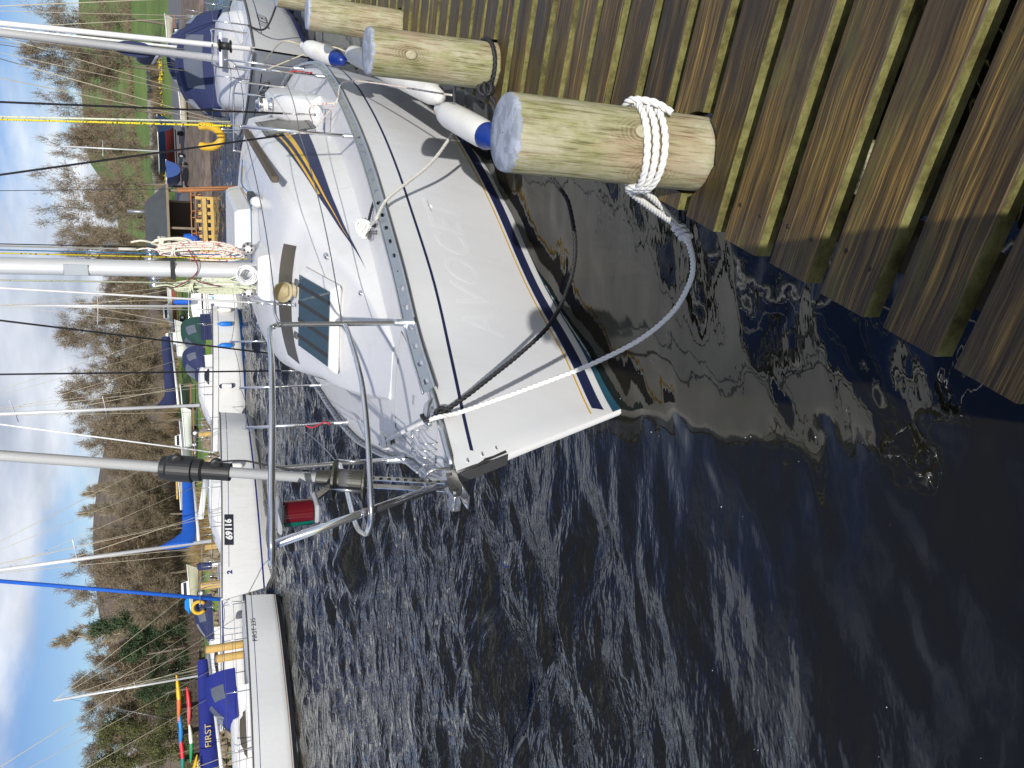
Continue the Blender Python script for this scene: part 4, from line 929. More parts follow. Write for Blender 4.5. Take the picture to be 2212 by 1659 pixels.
# loops round the post and the splice
mb = MB(); r = RB + .013; ta = math.atan2(-1, .1)
for k, (z, tl) in enumerate(((.966, .036), (.945, .026), (.924, .014))):
    rope(mb, around(p1, r, z, 40, tilt=tl, ta=ta), .0115)
kt = eye_in; pa = np.array([p1.x + r * math.cos(2.75), p1.y + r * math.sin(2.75), .965]); pb = np.array([p1.x + r * math.cos(2.2), p1.y + r * math.sin(2.2), .90])
rope(mb, spline([np.array([p1.x + r * math.cos(3.3), p1.y + r * math.sin(3.3), .955]), pa, pa * .55 + kt * .45 + (0, 0, .01), kt], 10), .0115)
rope(mb, spline([np.array([p1.x + r * math.cos(1.7), p1.y + r * math.sin(1.7), .90]), pb, pb * .5 + kt * .5 + (0, 0, -.01), kt], 10), .0115)
rope(mb, spline([kt + (kt - knot) * .6, kt, knot], 8), .019, pitch=.06)
for k in range(3):
    q = kt + (knot - kt) * (.15 + .3 * k); d = (knot - kt) / np.linalg.norm(knot - kt); u = np.cross(d, [0, 0, 1]); u /= np.linalg.norm(u); w_ = np.cross(d, u)
    rope(mb, [q + d * .012 * math.sin(a) + (u * math.cos(a) + w_ * math.sin(a)) * .019 for a in np.linspace(0, 6.28, 16)], .009)
rope(mb, spline([np.array([p1.x + r * math.cos(.2), p1.y + r * math.sin(.2), .985]), np.array([p1.x + (r + .012) * math.cos(-.3), p1.y + (r + .012) * math.sin(-.3), 1.0]), np.array([p1.x + (r + .022) * math.cos(-.75), p1.y + (r + .022) * math.sin(-.75), .955]), np.array([p1.x + (r + .01) * math.cos(-.95), p1.y + (r + .01) * math.sin(-.95), .90])], 8), .0115)
wbuild(mb, wl, 'eye_splice', ROPEW)
bl = thing('mooring_line', 'black rope slung low from the bow to the second mooring post', 'mooring line', 'mooring lines', loc=tuple(p2 + Vector((0, 0, .05))))
kb2 = np.array([p2.x - .125, p2.y - .02, .80])
vb = in_plane([(985, 872), (1060, 815), (1130, 758), (1188, 700), (1228, 620), (1243, 540), (1232, 455), (1212, 410)], CH, kb2)
path = [CH + np.array([-.0, 0, .012])] + vb + [vb[-1] * .55 + kb2 * .45 + np.array([0, 0, .02]), kb2]
mb = MB(); rope(mb, spline([CH - T0 * .0 + np.array([.02, .05, .03])] + path, 8), .012); wbuild(mb, bl, 'rope', ROPEB)
mb = MB(); r2 = RB + .014
rope(mb, around(p2, r2, .792, 40, tilt=.012, ta=1.0), .012); g_ = random.Random(4)
for k in range(6):
    a = k * 1.05; q = kb2 + np.array([-.012, -.012, 0]); u = np.array([math.cos(a), math.sin(a) * .5, math.sin(a)]); rope(mb, [q + np.array([.034 * math.cos(t), .03 * math.sin(t) * math.cos(a), .036 * math.sin(t) * math.sin(a + .6)]) for t in np.linspace(0, 6.28, 18)], .011)
wbuild(mb, bl, 'hitch', ROPEB); mb = MB(); d = vb[0] - CH; q = CH + d * .45
rope(mb, [q + np.array([.02 * math.sin(t), .01 * math.cos(t), .035 * math.cos(t)]) for t in np.linspace(0, 6.28, 16)], .006); rope(mb, [q + np.array([.02 * math.cos(t), .01, .03 * math.sin(t)]) for t in np.linspace(0, 6.28, 16)], .010)
wbuild(mb, bl, 'bow_hitch', ROPEB)
gl_ = thing('mooring_line', 'grey rope from the midships cleat curving down behind the fenders', 'mooring line', 'mooring lines', loc=tuple(Y.W((1.62, .70, 1.1))))
RA = Y.W((1.36, hby(1.36) + .0, zsh(1.36) + .075)); ENDG = Vector(PW(5.3, EDGE - .02, .55))
vg = in_plane([(835, 432), (870, 402), (925, 358), (962, 312), (981, 272)], RA, np.array(ENDG))
mb = MB(); C1 = Y.W((1.62, .70, dz(1.62, .7) + .06))
rope(mb, spline([C1, Y.W((1.48, .78, dz(1.5, .78) + .05)), RA] + vg + [np.array(ENDG)], 8), .0115); wbuild(mb, gl_, 'rope', ROPEG)
mb = MB()
for k in range(6):
    a = k * .9; q = C1 + np.array([0, 0, .01 + .008 * k]); rope(mb, [q + Y.t * (.085 * math.cos(t)) * (1 if k % 2 else .7) + Y.n * (.05 * math.sin(t + .3 * k)) + np.array([0, 0, .02 * math.sin(2 * t + a)]) for t in np.linspace(0, 6.28, 22)], .0115)
wbuild(mb, gl_, 'cleat_turns', ROPEW)
mb = MB(); rope(mb, spline([C1, Y.W((1.75, .86, zsh(1.8) + .03)), Y.W((1.5, hby(1.5) - .03, zsh(1.5) + .02)), Y.W((1.1, hby(1.1) - .025, zsh(1.1) + .012)), Y.W((.8, hby(.8) - .02, zsh(.8) + .012))], 8), .010); wbuild(mb, gl_, 'chafe_sleeve', ROPEB)
mb = MB()
for k in range(4): q = cleatS + np.array([0, 0, .008 * k - .01]); rope(mb, [q + Y.t * (.06 * math.cos(t)) + Y.n * (.035 * math.sin(t + k)) for t in np.linspace(0, 6.28, 18)], .0115)
wbuild(mb, wl, 'cleat_turns', ROPEW)
# ------------------------------------------------------------------ fenders
def fender(top, bot, r, label, blue=True, lanyard=None, small=False):
    a, b = V3(top), V3(bot); ax = b - a; l = np.linalg.norm(ax); ax /= l
    prof = [(0, 0), (.025, .004), (.032, .03), (.035, .05), (r * .55, .09), (r * .86, .14), (r, .21), (r * 1.02, l * .5), (r, l - .2), (r * .88, l - .12), (r * .6, l - .05), (.03, l - .01), (0, l)]
    t = thing('fender', label, 'fender', 'fenders on the large white yacht', loc=tuple(a))
    MB().lathe(prof, 24, axis=ax).build('body', FEND, t)
    if blue:
        MB().lathe([(r * .93, l - .128), (r * .95, l - .125), (r * .90, l - .108), (r * .63, l - .045), (.034, l - .004), (0, l + .006)], 24, axis=ax).build('blue_end', FBLUE, t)
    MB().lathe([(.014, -.0), (.014, .026), (0, .026)], 10, c=tuple(np.cross(ax, [0, 0, 1]) * 0 + np.array([-.0, -.034, .0]) + ax * .035), axis=(0, -1, 0)).build('eye_hole', BLACKP, t)
    if lanyard is not None:
        m_ = MB(); m_.tube(spline([V3(p) - a for p in lanyard], 6), .0055, 6); m_.build('lanyard', CREAMR, t)
    return t
def near(vx, vy, n):   # on the vertical plane at distance n outside the jetty edge
    return onplane(vx, vy, PW(0, EDGE - n, 0), N0)
fa0, fa1 = near(752, 112, .17), near(955, 212, .17)
st = Y.W((4.65, hby(4.65) - .05, 1.50))
fender(fa0, fa1, .080, 'long white fender with dark eye between the hull and the second post', False, [fa0 + (0, 0, .02), fa0 + np.array([.05, .1, .2]), st])
fb1 = near(1074, 306, .12); fb0 = near(945, 234, .12)
fender(fb0, fb1, .074, 'white fender with blue end hanging lowest, left of the second post', True)
fc0, fc1 = near(652, 98, .14), near(742, 132, .14)
fender(fc0, fc1, .070, 'white fender with blue end, furthest along the hull', True, [fc0, fc0 + np.array([.05, .1, .15]), Y.W((5.2, hby(5.2) - .05, 1.45))])
b_ = MB(); e0 = Y.W((3.9, 1.2, 1.12)); pts = [e0, Y.W((3.55, hby(3.55) - .02, zsh(3.5) + .07)), fa0 * .4 + Y.W((3.5, hby(3.5), .95)) * .6, np.array(PW(4.1, EDGE + .02, .95))]
rope(b_, spline(pts, 8), .0055); rope(b_, spline([e0 + Y.t * .3, Y.W((3.8, 1.35, 1.2)), Y.W((3.55, hby(3.55) - .03, zsh(3.5) + .06))], 8), .0065)
o_ = link('tie_line', None, None, 'thin cream line with red flecks from the chain plate over the toe rail', 'line', None, None, tuple(e0)); wbuild(b_, o_, 'cord', RWROPE)
# ================================================================== land across the water
VYS = [-420, -150, 0, 200, 350, 450, 600, 750, 860, 1010, 1150, 1300, 1450, 1659, 1900, 2150]
SKY_V = [150, 165, 170, 176, 190, 252, 262, 270, 252, 214, 200, 212, 262, 300, 310, 320]     # skyline of the land, without trees
BANK = [.35, .35, .35, .35, .35, .5, .7, 1.0, 1.25, 1.3, 1.3, 1.35, 1.4, 1.4, 1.4, 1.4]
YR = [59.5, 60, 60.6, 63, 67, 72, 78, 85, 95, 110, 130, 160, 200, 250, 320, 400, 460, 520, 640]
colX = [aty(390, v, 1.0)[0] for v in VYS]             # X/Y of each column
colZ450 = [aty(s, v, 460.)[2] for s, v in zip(SKY_V, VYS)]
kx = colX[::-1]; kz = colZ450[::-1]; kb_ = BANK[::-1]
def ground_z(X, Yd):
    k = X / Yd; b = float(np.interp(k, kx, kb_)); zt = interp(k, kx, kz)
    if Yd < 60.0: return -.8
    if Yd < 60.6: return -.8 + (b * (.5 if b < .6 else 1) + .8) * (Yd - 60) / .6
    z85 = 2.5 if b < .6 else 1.9 + .2 * (b - 1)
    if Yd < 85:
        t = (Yd - 60.6) / 24.4; return b * (.5 if b < .6 else 1) + (z85 - b * (.5 if b < .6 else 1)) * (t ** .8)
    if Yd <= 460: return z85 + (zt - z85) * ((Yd - 85) / 375) ** 1.05
    return zt - (Yd - 460) * .10
def land_mat(name, stops, scale, bump=.4, scale2=1.3):
    m, nt, b, N, Lk = new_mat(name); tc = N('ShaderNodeTexCoord')
    n = N('ShaderNodeTexNoise'); n.inputs['Scale'].default_value = scale; n.inputs['Detail'].default_value = 9; n.inputs['Roughness'].default_value = .68; Lk(tc.outputs['Object'], n.inputs['Vector'])
    r = N('ShaderNodeValToRGB'); e = r.color_ramp.elements
    while len(e) < len(stops): e.new(.5)
    for x, (p, c) in zip(e, stops): x.position = p; x.color = (*c, 1)
    Lk(n.outputs[0], r.inputs[0]); Lk(r.outputs[0], b.inputs['Base Color']); b.inputs['Roughness'].default_value = .9
    n2 = N('ShaderNodeTexNoise'); n2.inputs['Scale'].default_value = scale2; n2.inputs['Detail'].default_value = 6; Lk(tc.outputs['Object'], n2.inputs['Vector'])
    bp = N('ShaderNodeBump'); bp.inputs['Strength'].default_value = bump; bp.inputs['Distance'].default_value = .4; Lk(n2.outputs[0], bp.inputs['Height']); Lk(bp.outputs[0], b.inputs['Normal'])
    MATS[name] = m; return m
GRASS = land_mat('meadow_grass', [(.30, (.075, .115, .020)), (.5, (.125, .20, .030)), (.7, (.18, .24, .05))], .09)
HEATH = land_mat('bracken_hillside', [(.34, (.07, .055, .034)), (.5, (.155, .11, .068)), (.62, (.20, .145, .09)), (.75, (.13, .13, .075))], .05, .8, .25)
SHOREM = land_mat('shingle_slipway', [(.35, (.085, .062, .045)), (.5, (.16, .12, .09)), (.68, (.22, .175, .14))], 1.2)
HARD = plain('grey_hardstanding', (.15, .15, .155), .85, noise=.2, scale=.6)
mb = MB(); ncol = 120; ks = np.linspace(kx[0], kx[-1], ncol)
for i in range(len(YR) - 1):
    for j in range(ncol - 1):
        q = [(k * y, y, ground_z(k * y, y)) for k, y in ((ks[j], YR[i]), (ks[j + 1], YR[i]), (ks[j + 1], YR[i + 1]), (ks[j], YR[i + 1]))]
        ym = YR[i]; km = (ks[j] + ks[j + 1]) / 2; mi = 0
        if km > .155 and ym < 72: mi = 2
        elif km > .155 and ym < 84: mi = 3
        elif km < -.02 and ym >= 95: mi = 1
        elif -.02 <= km < .13 and ym >= 110: mi = 1
        mb.add(q, [(0, 1, 2, 3)], mi, True)
me = mb.mesh('ground', [GRASS, HEATH, SHOREM, HARD])
bm = bmesh.new(); bm.from_mesh(me); bmesh.ops.remove_doubles(bm, verts=bm.verts, dist=.001); bm.to_mesh(me); bm.free()
link('ground', me, kind='structure')
mb = MB(); mb.grid([[(x * 26 - 900, y, -1.5) for x in range(70)] for y in (-60, 60, 900)]); mb.build('lake_bed', plain('lake_bed_mud', (.03, .028, .02), .9), kind='structure')
# ------------------------------------------------------------------ trees
BARK = plain('grey_brown_bark', (.17, .14, .105), .9, noise=.35, scale=3)
BARKP = plain('pale_birch_bark', (.40, .35, .26), .85, noise=.3, scale=4)
TWIG = plain('bare_twigs', (.205, .160, .105), .9, noise=.3, scale=1.5)
TWIGP = plain('pale_bare_twigs', (.30, .25, .165), .9, noise=.3, scale=1.5)
TWIGO = plain('reddish_twigs', (.215, .150, .092), .9, noise=.3, scale=1.5)
LEAFD = plain('evergreen_leaves', (.036, .064, .022), .7, noise=.45, scale=1.2)
LEAFO = plain('olive_leaves', (.085, .090, .026), .75, noise=.4, scale=1.0)
def bare_tree(seed, spread=.5, levels=4, twigs=5200, poplar=False, mats=(BARK, TWIG), split=3, attract=120, low=.16):
    """leafless tree of unit height: limbs reach for points scattered through a rounded crown, twigs fill it"""
    g = random.Random(seed); tr = MB(); tw = MB(); rx = .11 if poplar else .34 * (.6 + spread * .8)
    lean = np.array([g.gauss(0, .03), g.gauss(0, .03), 0]); trunkp = [np.array([0, 0, -.03]) + lean * t + np.array([g.gauss(0, .008), g.gauss(0, .008), t * (.97 if poplar else .55)]) for t in np.linspace(0, 1, 7)]
    tr.tube(trunkp, [.018 * (1 - .62 * i / 6) for i in range(7)], 6, cap=False); nodes = [(p, .010) for p in trunkp[2:]]; tips = []
    lobes = [(np.array([g.gauss(0, .6), g.gauss(0, .6), 0]), g.uniform(.75, 1.12)) for _ in range(7)]
    pts = []
    while len(pts) < attract:
        p = np.array([g.uniform(-1, 1), g.uniform(-1, 1), g.uniform(-1, 1)]); r = np.linalg.norm(p)
        if r > 1 or r < .25: continue
        k = min(lobes, key=lambda l: np.linalg.norm(l[0][:2] - p[:2]))[1]; p = p * k; z = .58 + .41 * p[2] * (1 if p[2] > 0 else .95)
        if z < low: continue
        w = rx * (1 if poplar else interp(z, [.1, .35, .6, 1], [.75, 1, 1, .8])); pts.append(np.array([p[0] * w, p[1] * w, z]) + lean)
    pts.sort(key=lambda p: math.hypot(p[0], p[1]) + abs(p[2] - .45) * .6)
    for p in pts:
        q, r = min(nodes, key=lambda n: np.linalg.norm(n[0] - p) + (.35 if n[0][2] > p[2] else 0)); d = p - q; l = np.linalg.norm(d)
        if l < .02: continue
        path = [q, q + d * .33 + np.array([g.gauss(0, .1) * l, g.gauss(0, .1) * l, -.05 * l]), q + d * .68 + np.array([g.gauss(0, .1) * l, g.gauss(0, .1) * l, .02 * l]), p]; r1 = min(r * .8, .0026 + .012 * l)
        tr.tube(path, [r1, r1 * .8, r1 * .62, r1 * .4], 4, cap=False); nodes += [(path[1], r1 * .8), (path[2], r1 * .62), (path[3], r1 * .42)]
        for t in (.45, .7, .85, 1.0, 1.0): tips.append((q + (path[2] - q) * t if t < .7 else path[2] + (p - path[2]) * (t - .7) / .3, d / l))
    V = []; Fc = []
    for i in range(twigs):
        q, d = g.choice(tips); out = q - np.array([0, 0, .5]); out = out / (np.linalg.norm(out) + 1e-6)
        d2 = d * .3 + out * .3 + np.array([g.gauss(0, .65), g.gauss(0, .65), g.gauss(.1, .55)]) * (.5 if poplar else 1); d2 /= np.linalg.norm(d2) + 1e-6
        l = g.uniform(.03, .075); a = q + np.array([g.gauss(0, .022), g.gauss(0, .022), g.gauss(0, .022)]) * (.5 if poplar else 1); b = a + d2 * l; w = np.cross(d2, [g.gauss(0, 1), g.gauss(0, 1), g.gauss(0, 1)]); w = w / (np.linalg.norm(w) + 1e-6) * g.uniform(.0011, .0025)
        o = len(V); m_ = a + (b - a) * .5 + np.array([g.gauss(0, .006), g.gauss(0, .006), g.gauss(0, .006)]); V += [a - w, a + w, m_ + w * .8, m_ - w * .8, b]; Fc += [(o, o + 1, o + 2, o + 3), (o + 3, o + 2, o + 4)]
    tw.add(V, Fc); top = max(v[2] for v in tw.v); s = 1 / top
    for m_ in (tr, tw): m_.v = [(x * s, y * s, z * s) for x, y, z in m_.v]
    rad = np.percentile([math.hypot(v[0], v[1]) for v in tw.v], 94)
    return tr.mesh('trunk', mats[0]), tw.mesh('crown', mats[1]), rad
def leafy_tree(seed, leaves=9000, mat=LEAFD, shape='round'):
    g = random.Random(seed); tr = MB(); tr.tube([(0, 0, -.03), (.01, 0, .3), (0, .01, .8)], [.02, .015, .004], 6); V = []; Fc = []
    cl = []
    for i in range(46):
        z = g.uniform(.12, .95); R_ = (.34 * math.sin(math.pi * min(1, (z + .12) / 1.12) ** .8) if shape == 'round' else .30 * (1.02 - z)) * g.uniform(.5, 1.0); a = g.uniform(0, 6.28)
        cl.append((np.array([R_ * math.cos(a), R_ * math.sin(a), z]), g.uniform(.05, .12)))
        if g.random() < .6: tr.tube([(0, 0, z * .8), cl[-1][0]], [.005, .001], 3, cap=False)
    for i in range(leaves):
        c, r = g.choice(cl); d = np.array([g.gauss(0, 1), g.gauss(0, 1), g.gauss(0, .8)]); d /= np.linalg.norm(d); p = c + d * r * g.uniform(.4, 1.05)
        u = np.array([g.gauss(0, 1), g.gauss(0, 1), g.gauss(0, 1)]); u /= np.linalg.norm(u); w = np.cross(u, d); l = g.uniform(.006, .013)
        o = len(V); V += [p - u * l, p + w * l * .6, p + u * l, p - w * l * .6]; Fc.append((o, o + 1, o + 2, o + 3))
    m_ = MB(); m_.add(V, Fc); rad = .36
    return tr.mesh('trunk', BARK), m_.mesh('crown', mat), rad
PROT_T = {'b1': bare_tree(1, .5, twigs=13000), 'b2': bare_tree(2, .62, twigs=15000, attract=150), 'b3': bare_tree(3, .42, twigs=11000), 'b4': bare_tree(11, .55, twigs=12000, mats=(BARK, TWIGO)), 'sp': bare_tree(5, .5, twigs=4800, attract=90, low=.3),
          'pop': bare_tree(6, .16, twigs=5500, poplar=True, mats=(BARKP, TWIGP), attract=90), 'bir': bare_tree(7, .40, mats=(BARKP, TWIG), twigs=10000), 'oak': bare_tree(8, .75, twigs=7000, attract=110, low=.28),
          'eg': leafy_tree(21, 14000), 'eo': leafy_tree(22, 14000, mat=LEAFO), 'con': leafy_tree(23, 14000, shape='cone')}
def tree(kind, vy, vtop, halfw, Yd, label, vbase=None, group='trees along the far shore'):
    p = aty(395, vy, Yd); gz_ = ground_z(p[0], Yd); zt = aty(vtop, vy, Yd)[2]; h = zt - gz_; tm, cm, rad = PROT_T[kind]
    t = thing('tree', label, 'tree', group, loc=(p[0], Yd, gz_)); r_ = halfw * Yd * 1.03 / FOC
    a = rnd.uniform(0, 6.28); sxy = r_ / rad
    for nm, me in (('trunk', tm), ('crown', cm)):
        o = link(nm, me, t); o.scale = (sxy, sxy, h); o.rotation_euler = (0, 0, a)
    return t
TREES = [('sp', 56, 32, 50, 88, 'brown bare tree at the picture edge behind the right-hand masts'), ('b2', 158, 28, 62, 92, 'round brown bare crown standing right of the black shroud, over the green field'),
 ('sp', 250, 55, 42, 86, 'sparse bare tree with ivy between the two black shrouds'), ('b3', 328, 62, 34, 84, 'thin bare tree behind the red-bottomed boat on its trailer'),
 ('sp', 400, 44, 48, 74, 'bare tree with dark forked trunk in front of the boat shed'), ('sp', 470, 52, 50, 72, 'open bare alder leaning over the boat shed roof'), ('b1', 520, 100, 40, 90, 'bare tree just right of the tall silver mast'),
 ('b4', 600, 215, 40, 120, 'low reddish bare tree behind the tall silver mast'), ('b2', 706, 104, 66, 76, 'big brown bare tree above the yacht with blue fenders'), ('b1', 650, 190, 44, 98, 'smaller brown tree left of the tall silver mast'),
 ('b2', 832, 108, 66, 74, 'big round bare tree behind the navy boom cover'), ('b1', 905, 140, 50, 80, 'bare tree leaning left of the big round tree, above the green dinghies'), ('b3', 962, 180, 42, 86, 'bushy bare tree right of the thick silver forestay'),
 ('pop', 1052, 165, 22, 96, 'first pale slender tree left of the thick forestay'), ('pop', 1092, 156, 22, 100, 'second pale slender tree left of the thick forestay'), ('b3', 1000, 205, 40, 110, 'dense twiggy tree low behind the black furling swivel'), 
 ('b1', 1060, 235, 52, 90, 'low dense bare thicket tree above the timber stack'), ('b3', 1140, 150, 34, 84, 'bare tree right of the leaning silver mast with crosstrees'), ('b1', 1110, 240, 50, 82, 'low bare tree over the blue triangular sail cover'),
 ('b4', 1190, 138, 48, 82, 'bare tree left of the leaning silver mast'), ('oak', 1258, 106, 60, 78, 'oak with heavy dark crooked limbs beside the blue rolled sail'), ('b1', 1235, 220, 55, 90, 'dense brown tree filling the space under the oak'),
 ('pop', 1352, 92, 26, 88, 'tall pale feathery tree above the evergreens'), ('con', 1330, 190, 60, 84, 'dark conifer behind the small white motorboat'), ('eg', 1400, 250, 62, 80, 'dark glossy evergreen low beside the thin mast'), ('b4', 1390, 175, 50, 92, 'reddish bare tree between the dark conifer and the birches'),
 ('bir', 1440, 125, 52, 82, 'pale-stemmed birch behind the thin mast'), ('bir', 1500, 150, 52, 84, 'pale-stemmed birch left of the thin mast'), ('b1', 1465, 215, 56, 88, 'dense brown thicket tree beneath the birches'), ('eo', 1555, 205, 66, 80, 'olive green evergreen above the coloured kayaks'), ('eo', 1625, 180, 60, 84, 'olive evergreen at the left edge of the picture'),
 ('b1', 1575, 160, 50, 96, 'bare brown tree rising behind the olive evergreens'), ('eg', 1490, 285, 44, 76, 'dark bush right of the coloured kayaks'), ('b3', 1290, 235, 52, 76, 'twiggy thicket tree behind the blue tarpaulin'),
 ('b2', 780, 235, 46, 100, 'low brown tree between the two big round trees'), ('b4', 560, 235, 40, 130, 'low bare tree on the slope behind the boat shed'), ('b1', 445, 175, 46, 150, 'distant bare tree on the slope right of the boat shed'), ('b4', 300, 150, 40, 170, 'distant reddish tree on the brow of the field')]
for a in TREES: tree(*a)
# hedges and rough scrub on the field: one mass
g = random.Random(12); V = []; Fc = []
def scrub(vy0, vy1, Yd, n, h, spread=3.0):
    for i in range(n):
        vy = g.uniform(vy0, vy1); p = aty(395, vy, Yd); x, y = p[0] + g.gauss(0, .6), Yd + g.uniform(-spread, spread); z = ground_z(x, y)
        hh = h * g.uniform(.4, 1.1); d = np.array([g.gauss(0, .5), g.gauss(0, .5), 1.0]); d /= np.linalg.norm(d); w = np.array([g.gauss(0, 1), g.gauss(0, 1), 0]); w = w / np.linalg.norm(w) * .035 * Yd / 80; a = np.array([x, y, z]); o = len(V)
        V.extend([a - w, a + w, a + d * hh]); Fc.append((o, o + 1, o + 2))
scrub(0, 520, 140, 1500, 1.8, 1.5); scrub(60, 460, 210, 1400, 2.6, 2); scrub(100, 430, 96, 2600, 1.6, 1.2); scrub(500, 980, 105, 4200, 2.6, 6); scrub(980, 1659, 100, 5200, 3.4, 8); scrub(1180, 1659, 78, 3200, 1.6, 5)
m_ = MB(); m_.add(V, Fc); m_.build('scrub', plain('brown_scrub', (.20, .15, .085), .9, noise=.4, scale=.6), label='brown winter scrub and hedges along the far fields', cat='scrub', kind='stuff')
V = []; Fc = []; scrub(1090, 1195, 61.2, 3200, 1.5, .9); m_ = MB(); m_.add(V, Fc); m_.build('reeds', plain('dry_reeds', (.36, .25, .11), .9, noise=.3, scale=1), label='pale dry reed bed at the water edge behind the numbered yacht', cat='reeds', kind='stuff')
# daffodils along the field edge
m_ = MB()
for i in range(420):
    vy = g.uniform(120, 470); p = aty(395, vy, 92.); x, y = p[0], 92 + g.gauss(0, .8); z = ground_z(x, y) + g.uniform(.25, .5)
    if g.random() < .5 + .5 * math.sin(vy * .05): m_.ball((x, y, z), (.09, .09, .07), 5)
m_.build('daffodils', plain('daffodil_yellow', (.70, .52, .02), .7), label='yellow daffodils in a line below the field wall', cat='daffodils', kind='stuff')
# dry stone wall on the field edge, boulder revetment on the left shore
STONE = plain('grey_field_stone', (.24, .23, .21), .9, noise=.4, scale=1.2, bump=.5, bscale=4)
STONEB = plain('brown_shore_stone', (.23, .185, .12), .9, noise=.4, scale=1.5, bump=.5, bscale=5)
def stone_mesh(seed):
    q = random.Random(seed); bm = bmesh.new(); bmesh.ops.create_icosphere(bm, subdivisions=1, radius=.5)
    for v in bm.verts: v.co *= q.uniform(.78, 1.12); v.co.z *= .75
    me = bpy.data.meshes.new('stone'); bm.to_mesh(me); bm.free(); return me
ST1 = [stone_mesh(i) for i in range(5)]; ST2 = [m.copy() for m in ST1]
for m in ST1: m.materials.append(STONE)
for m in ST2: m.materials.append(STONEB)
fw = thing('field_wall', 'long grey dry stone wall along the lower edge of the green field', 'wall', loc=tuple(V3((aty(395, 270, 98.)[0], 98, ground_z(aty(395, 270, 98.)[0], 98)))))
o0 = Vector(fw.location)
for i in range(150):
    vy = 110 + (440 - 110) * i / 150 + g.uniform(-1, 1); p = aty(395, vy, 98.); z = ground_z(p[0], 98)
    s_ = link('stone', ST1[i % 5], fw, loc=Vector((p[0], 98 + g.uniform(-.1, .1), z + .3 + .35 * (i % 3))) - o0, rot=(g.uniform(0, 3), g.uniform(0, 3), g.uniform(0, 3))); s_.scale = [g.uniform(.6, 1.0)] * 3
rv = thing('stone_revetment', 'bank of brown boulders between the grass and the water, left shore', 'stone bank', loc=tuple(aty(470, 1320, 60.2))); o0 = Vector(rv.location)
for i in range(210):
    vy = g.uniform(1195, 1700); yy = 60.05 + g.uniform(-.2, .6); p = aty(395, vy, yy); s_ = link('stone', ST2[i % 5], rv, loc=Vector((p[0], yy, .1 + 1.25 * g.random())) - o0, rot=(g.uniform(0, 3), g.uniform(0, 3), g.uniform(0, 3))); k = g.uniform(.45, 1.15); s_.scale = (k, k * .8, k * .8)
rv2 = thing('stone_revetment', 'short bank of brown boulders right of the thick forestay', 'stone bank', loc=tuple(aty(470, 930, 60.2))); o0 = Vector(rv2.location)
for i in range(70):
    vy = g.uniform(880, 1000); yy = 60.05 + g.uniform(-.2, .5); p = aty(395, vy, yy); s_ = link('stone', ST2[i % 5], rv2, loc=Vector((p[0], yy, .1 + 1.1 * g.random())) - o0, rot=(g.uniform(0, 3), g.uniform(0, 3), g.uniform(0, 3))); k = g.uniform(.4, 1.0); s_.scale = (k, k * .8, k * .8)
# ================================================================== other boats
NAVYC = plain('navy_canvas', (.018, .026, .085), .8, noise=.2, scale=5, bump=.3, bscale=14)
BLUEC = plain('bright_blue_canvas', (.006, .10, .50), .75, noise=.15, scale=5, bump=.3, bscale=10)
ROYAL = plain('royal_blue_canvas', (.012, .022, .20), .75, noise=.2, scale=5, bump=.3, bscale=12)
CLEARV = plain('clear_vinyl_window', (.11, .125, .16), .10, noise=.25, scale=2)
GELB = gelcoat('aged_gelcoat', (.72, .72, .71), (.50, .44, .32), .45)
STRB = plain('blue_stripe', (.012, .022, .16), .4); STRK = plain('black_boot_top', (.012, .013, .018), .5); STRN = plain('brown_stripe', (.30, .15, .07), .5)
WINK = glass_dark('black_window', (.012, .014, .018), .08)
INK = plain('dark_lettering', (.02, .022, .035), .6); YELT = plain('yellow_lettering', (.62, .50, .18), .7); WHT = plain('white_paint', (.80, .80, .80), .5)
WIREY = plain('weathered_wire', (.52, .47, .34), .6)
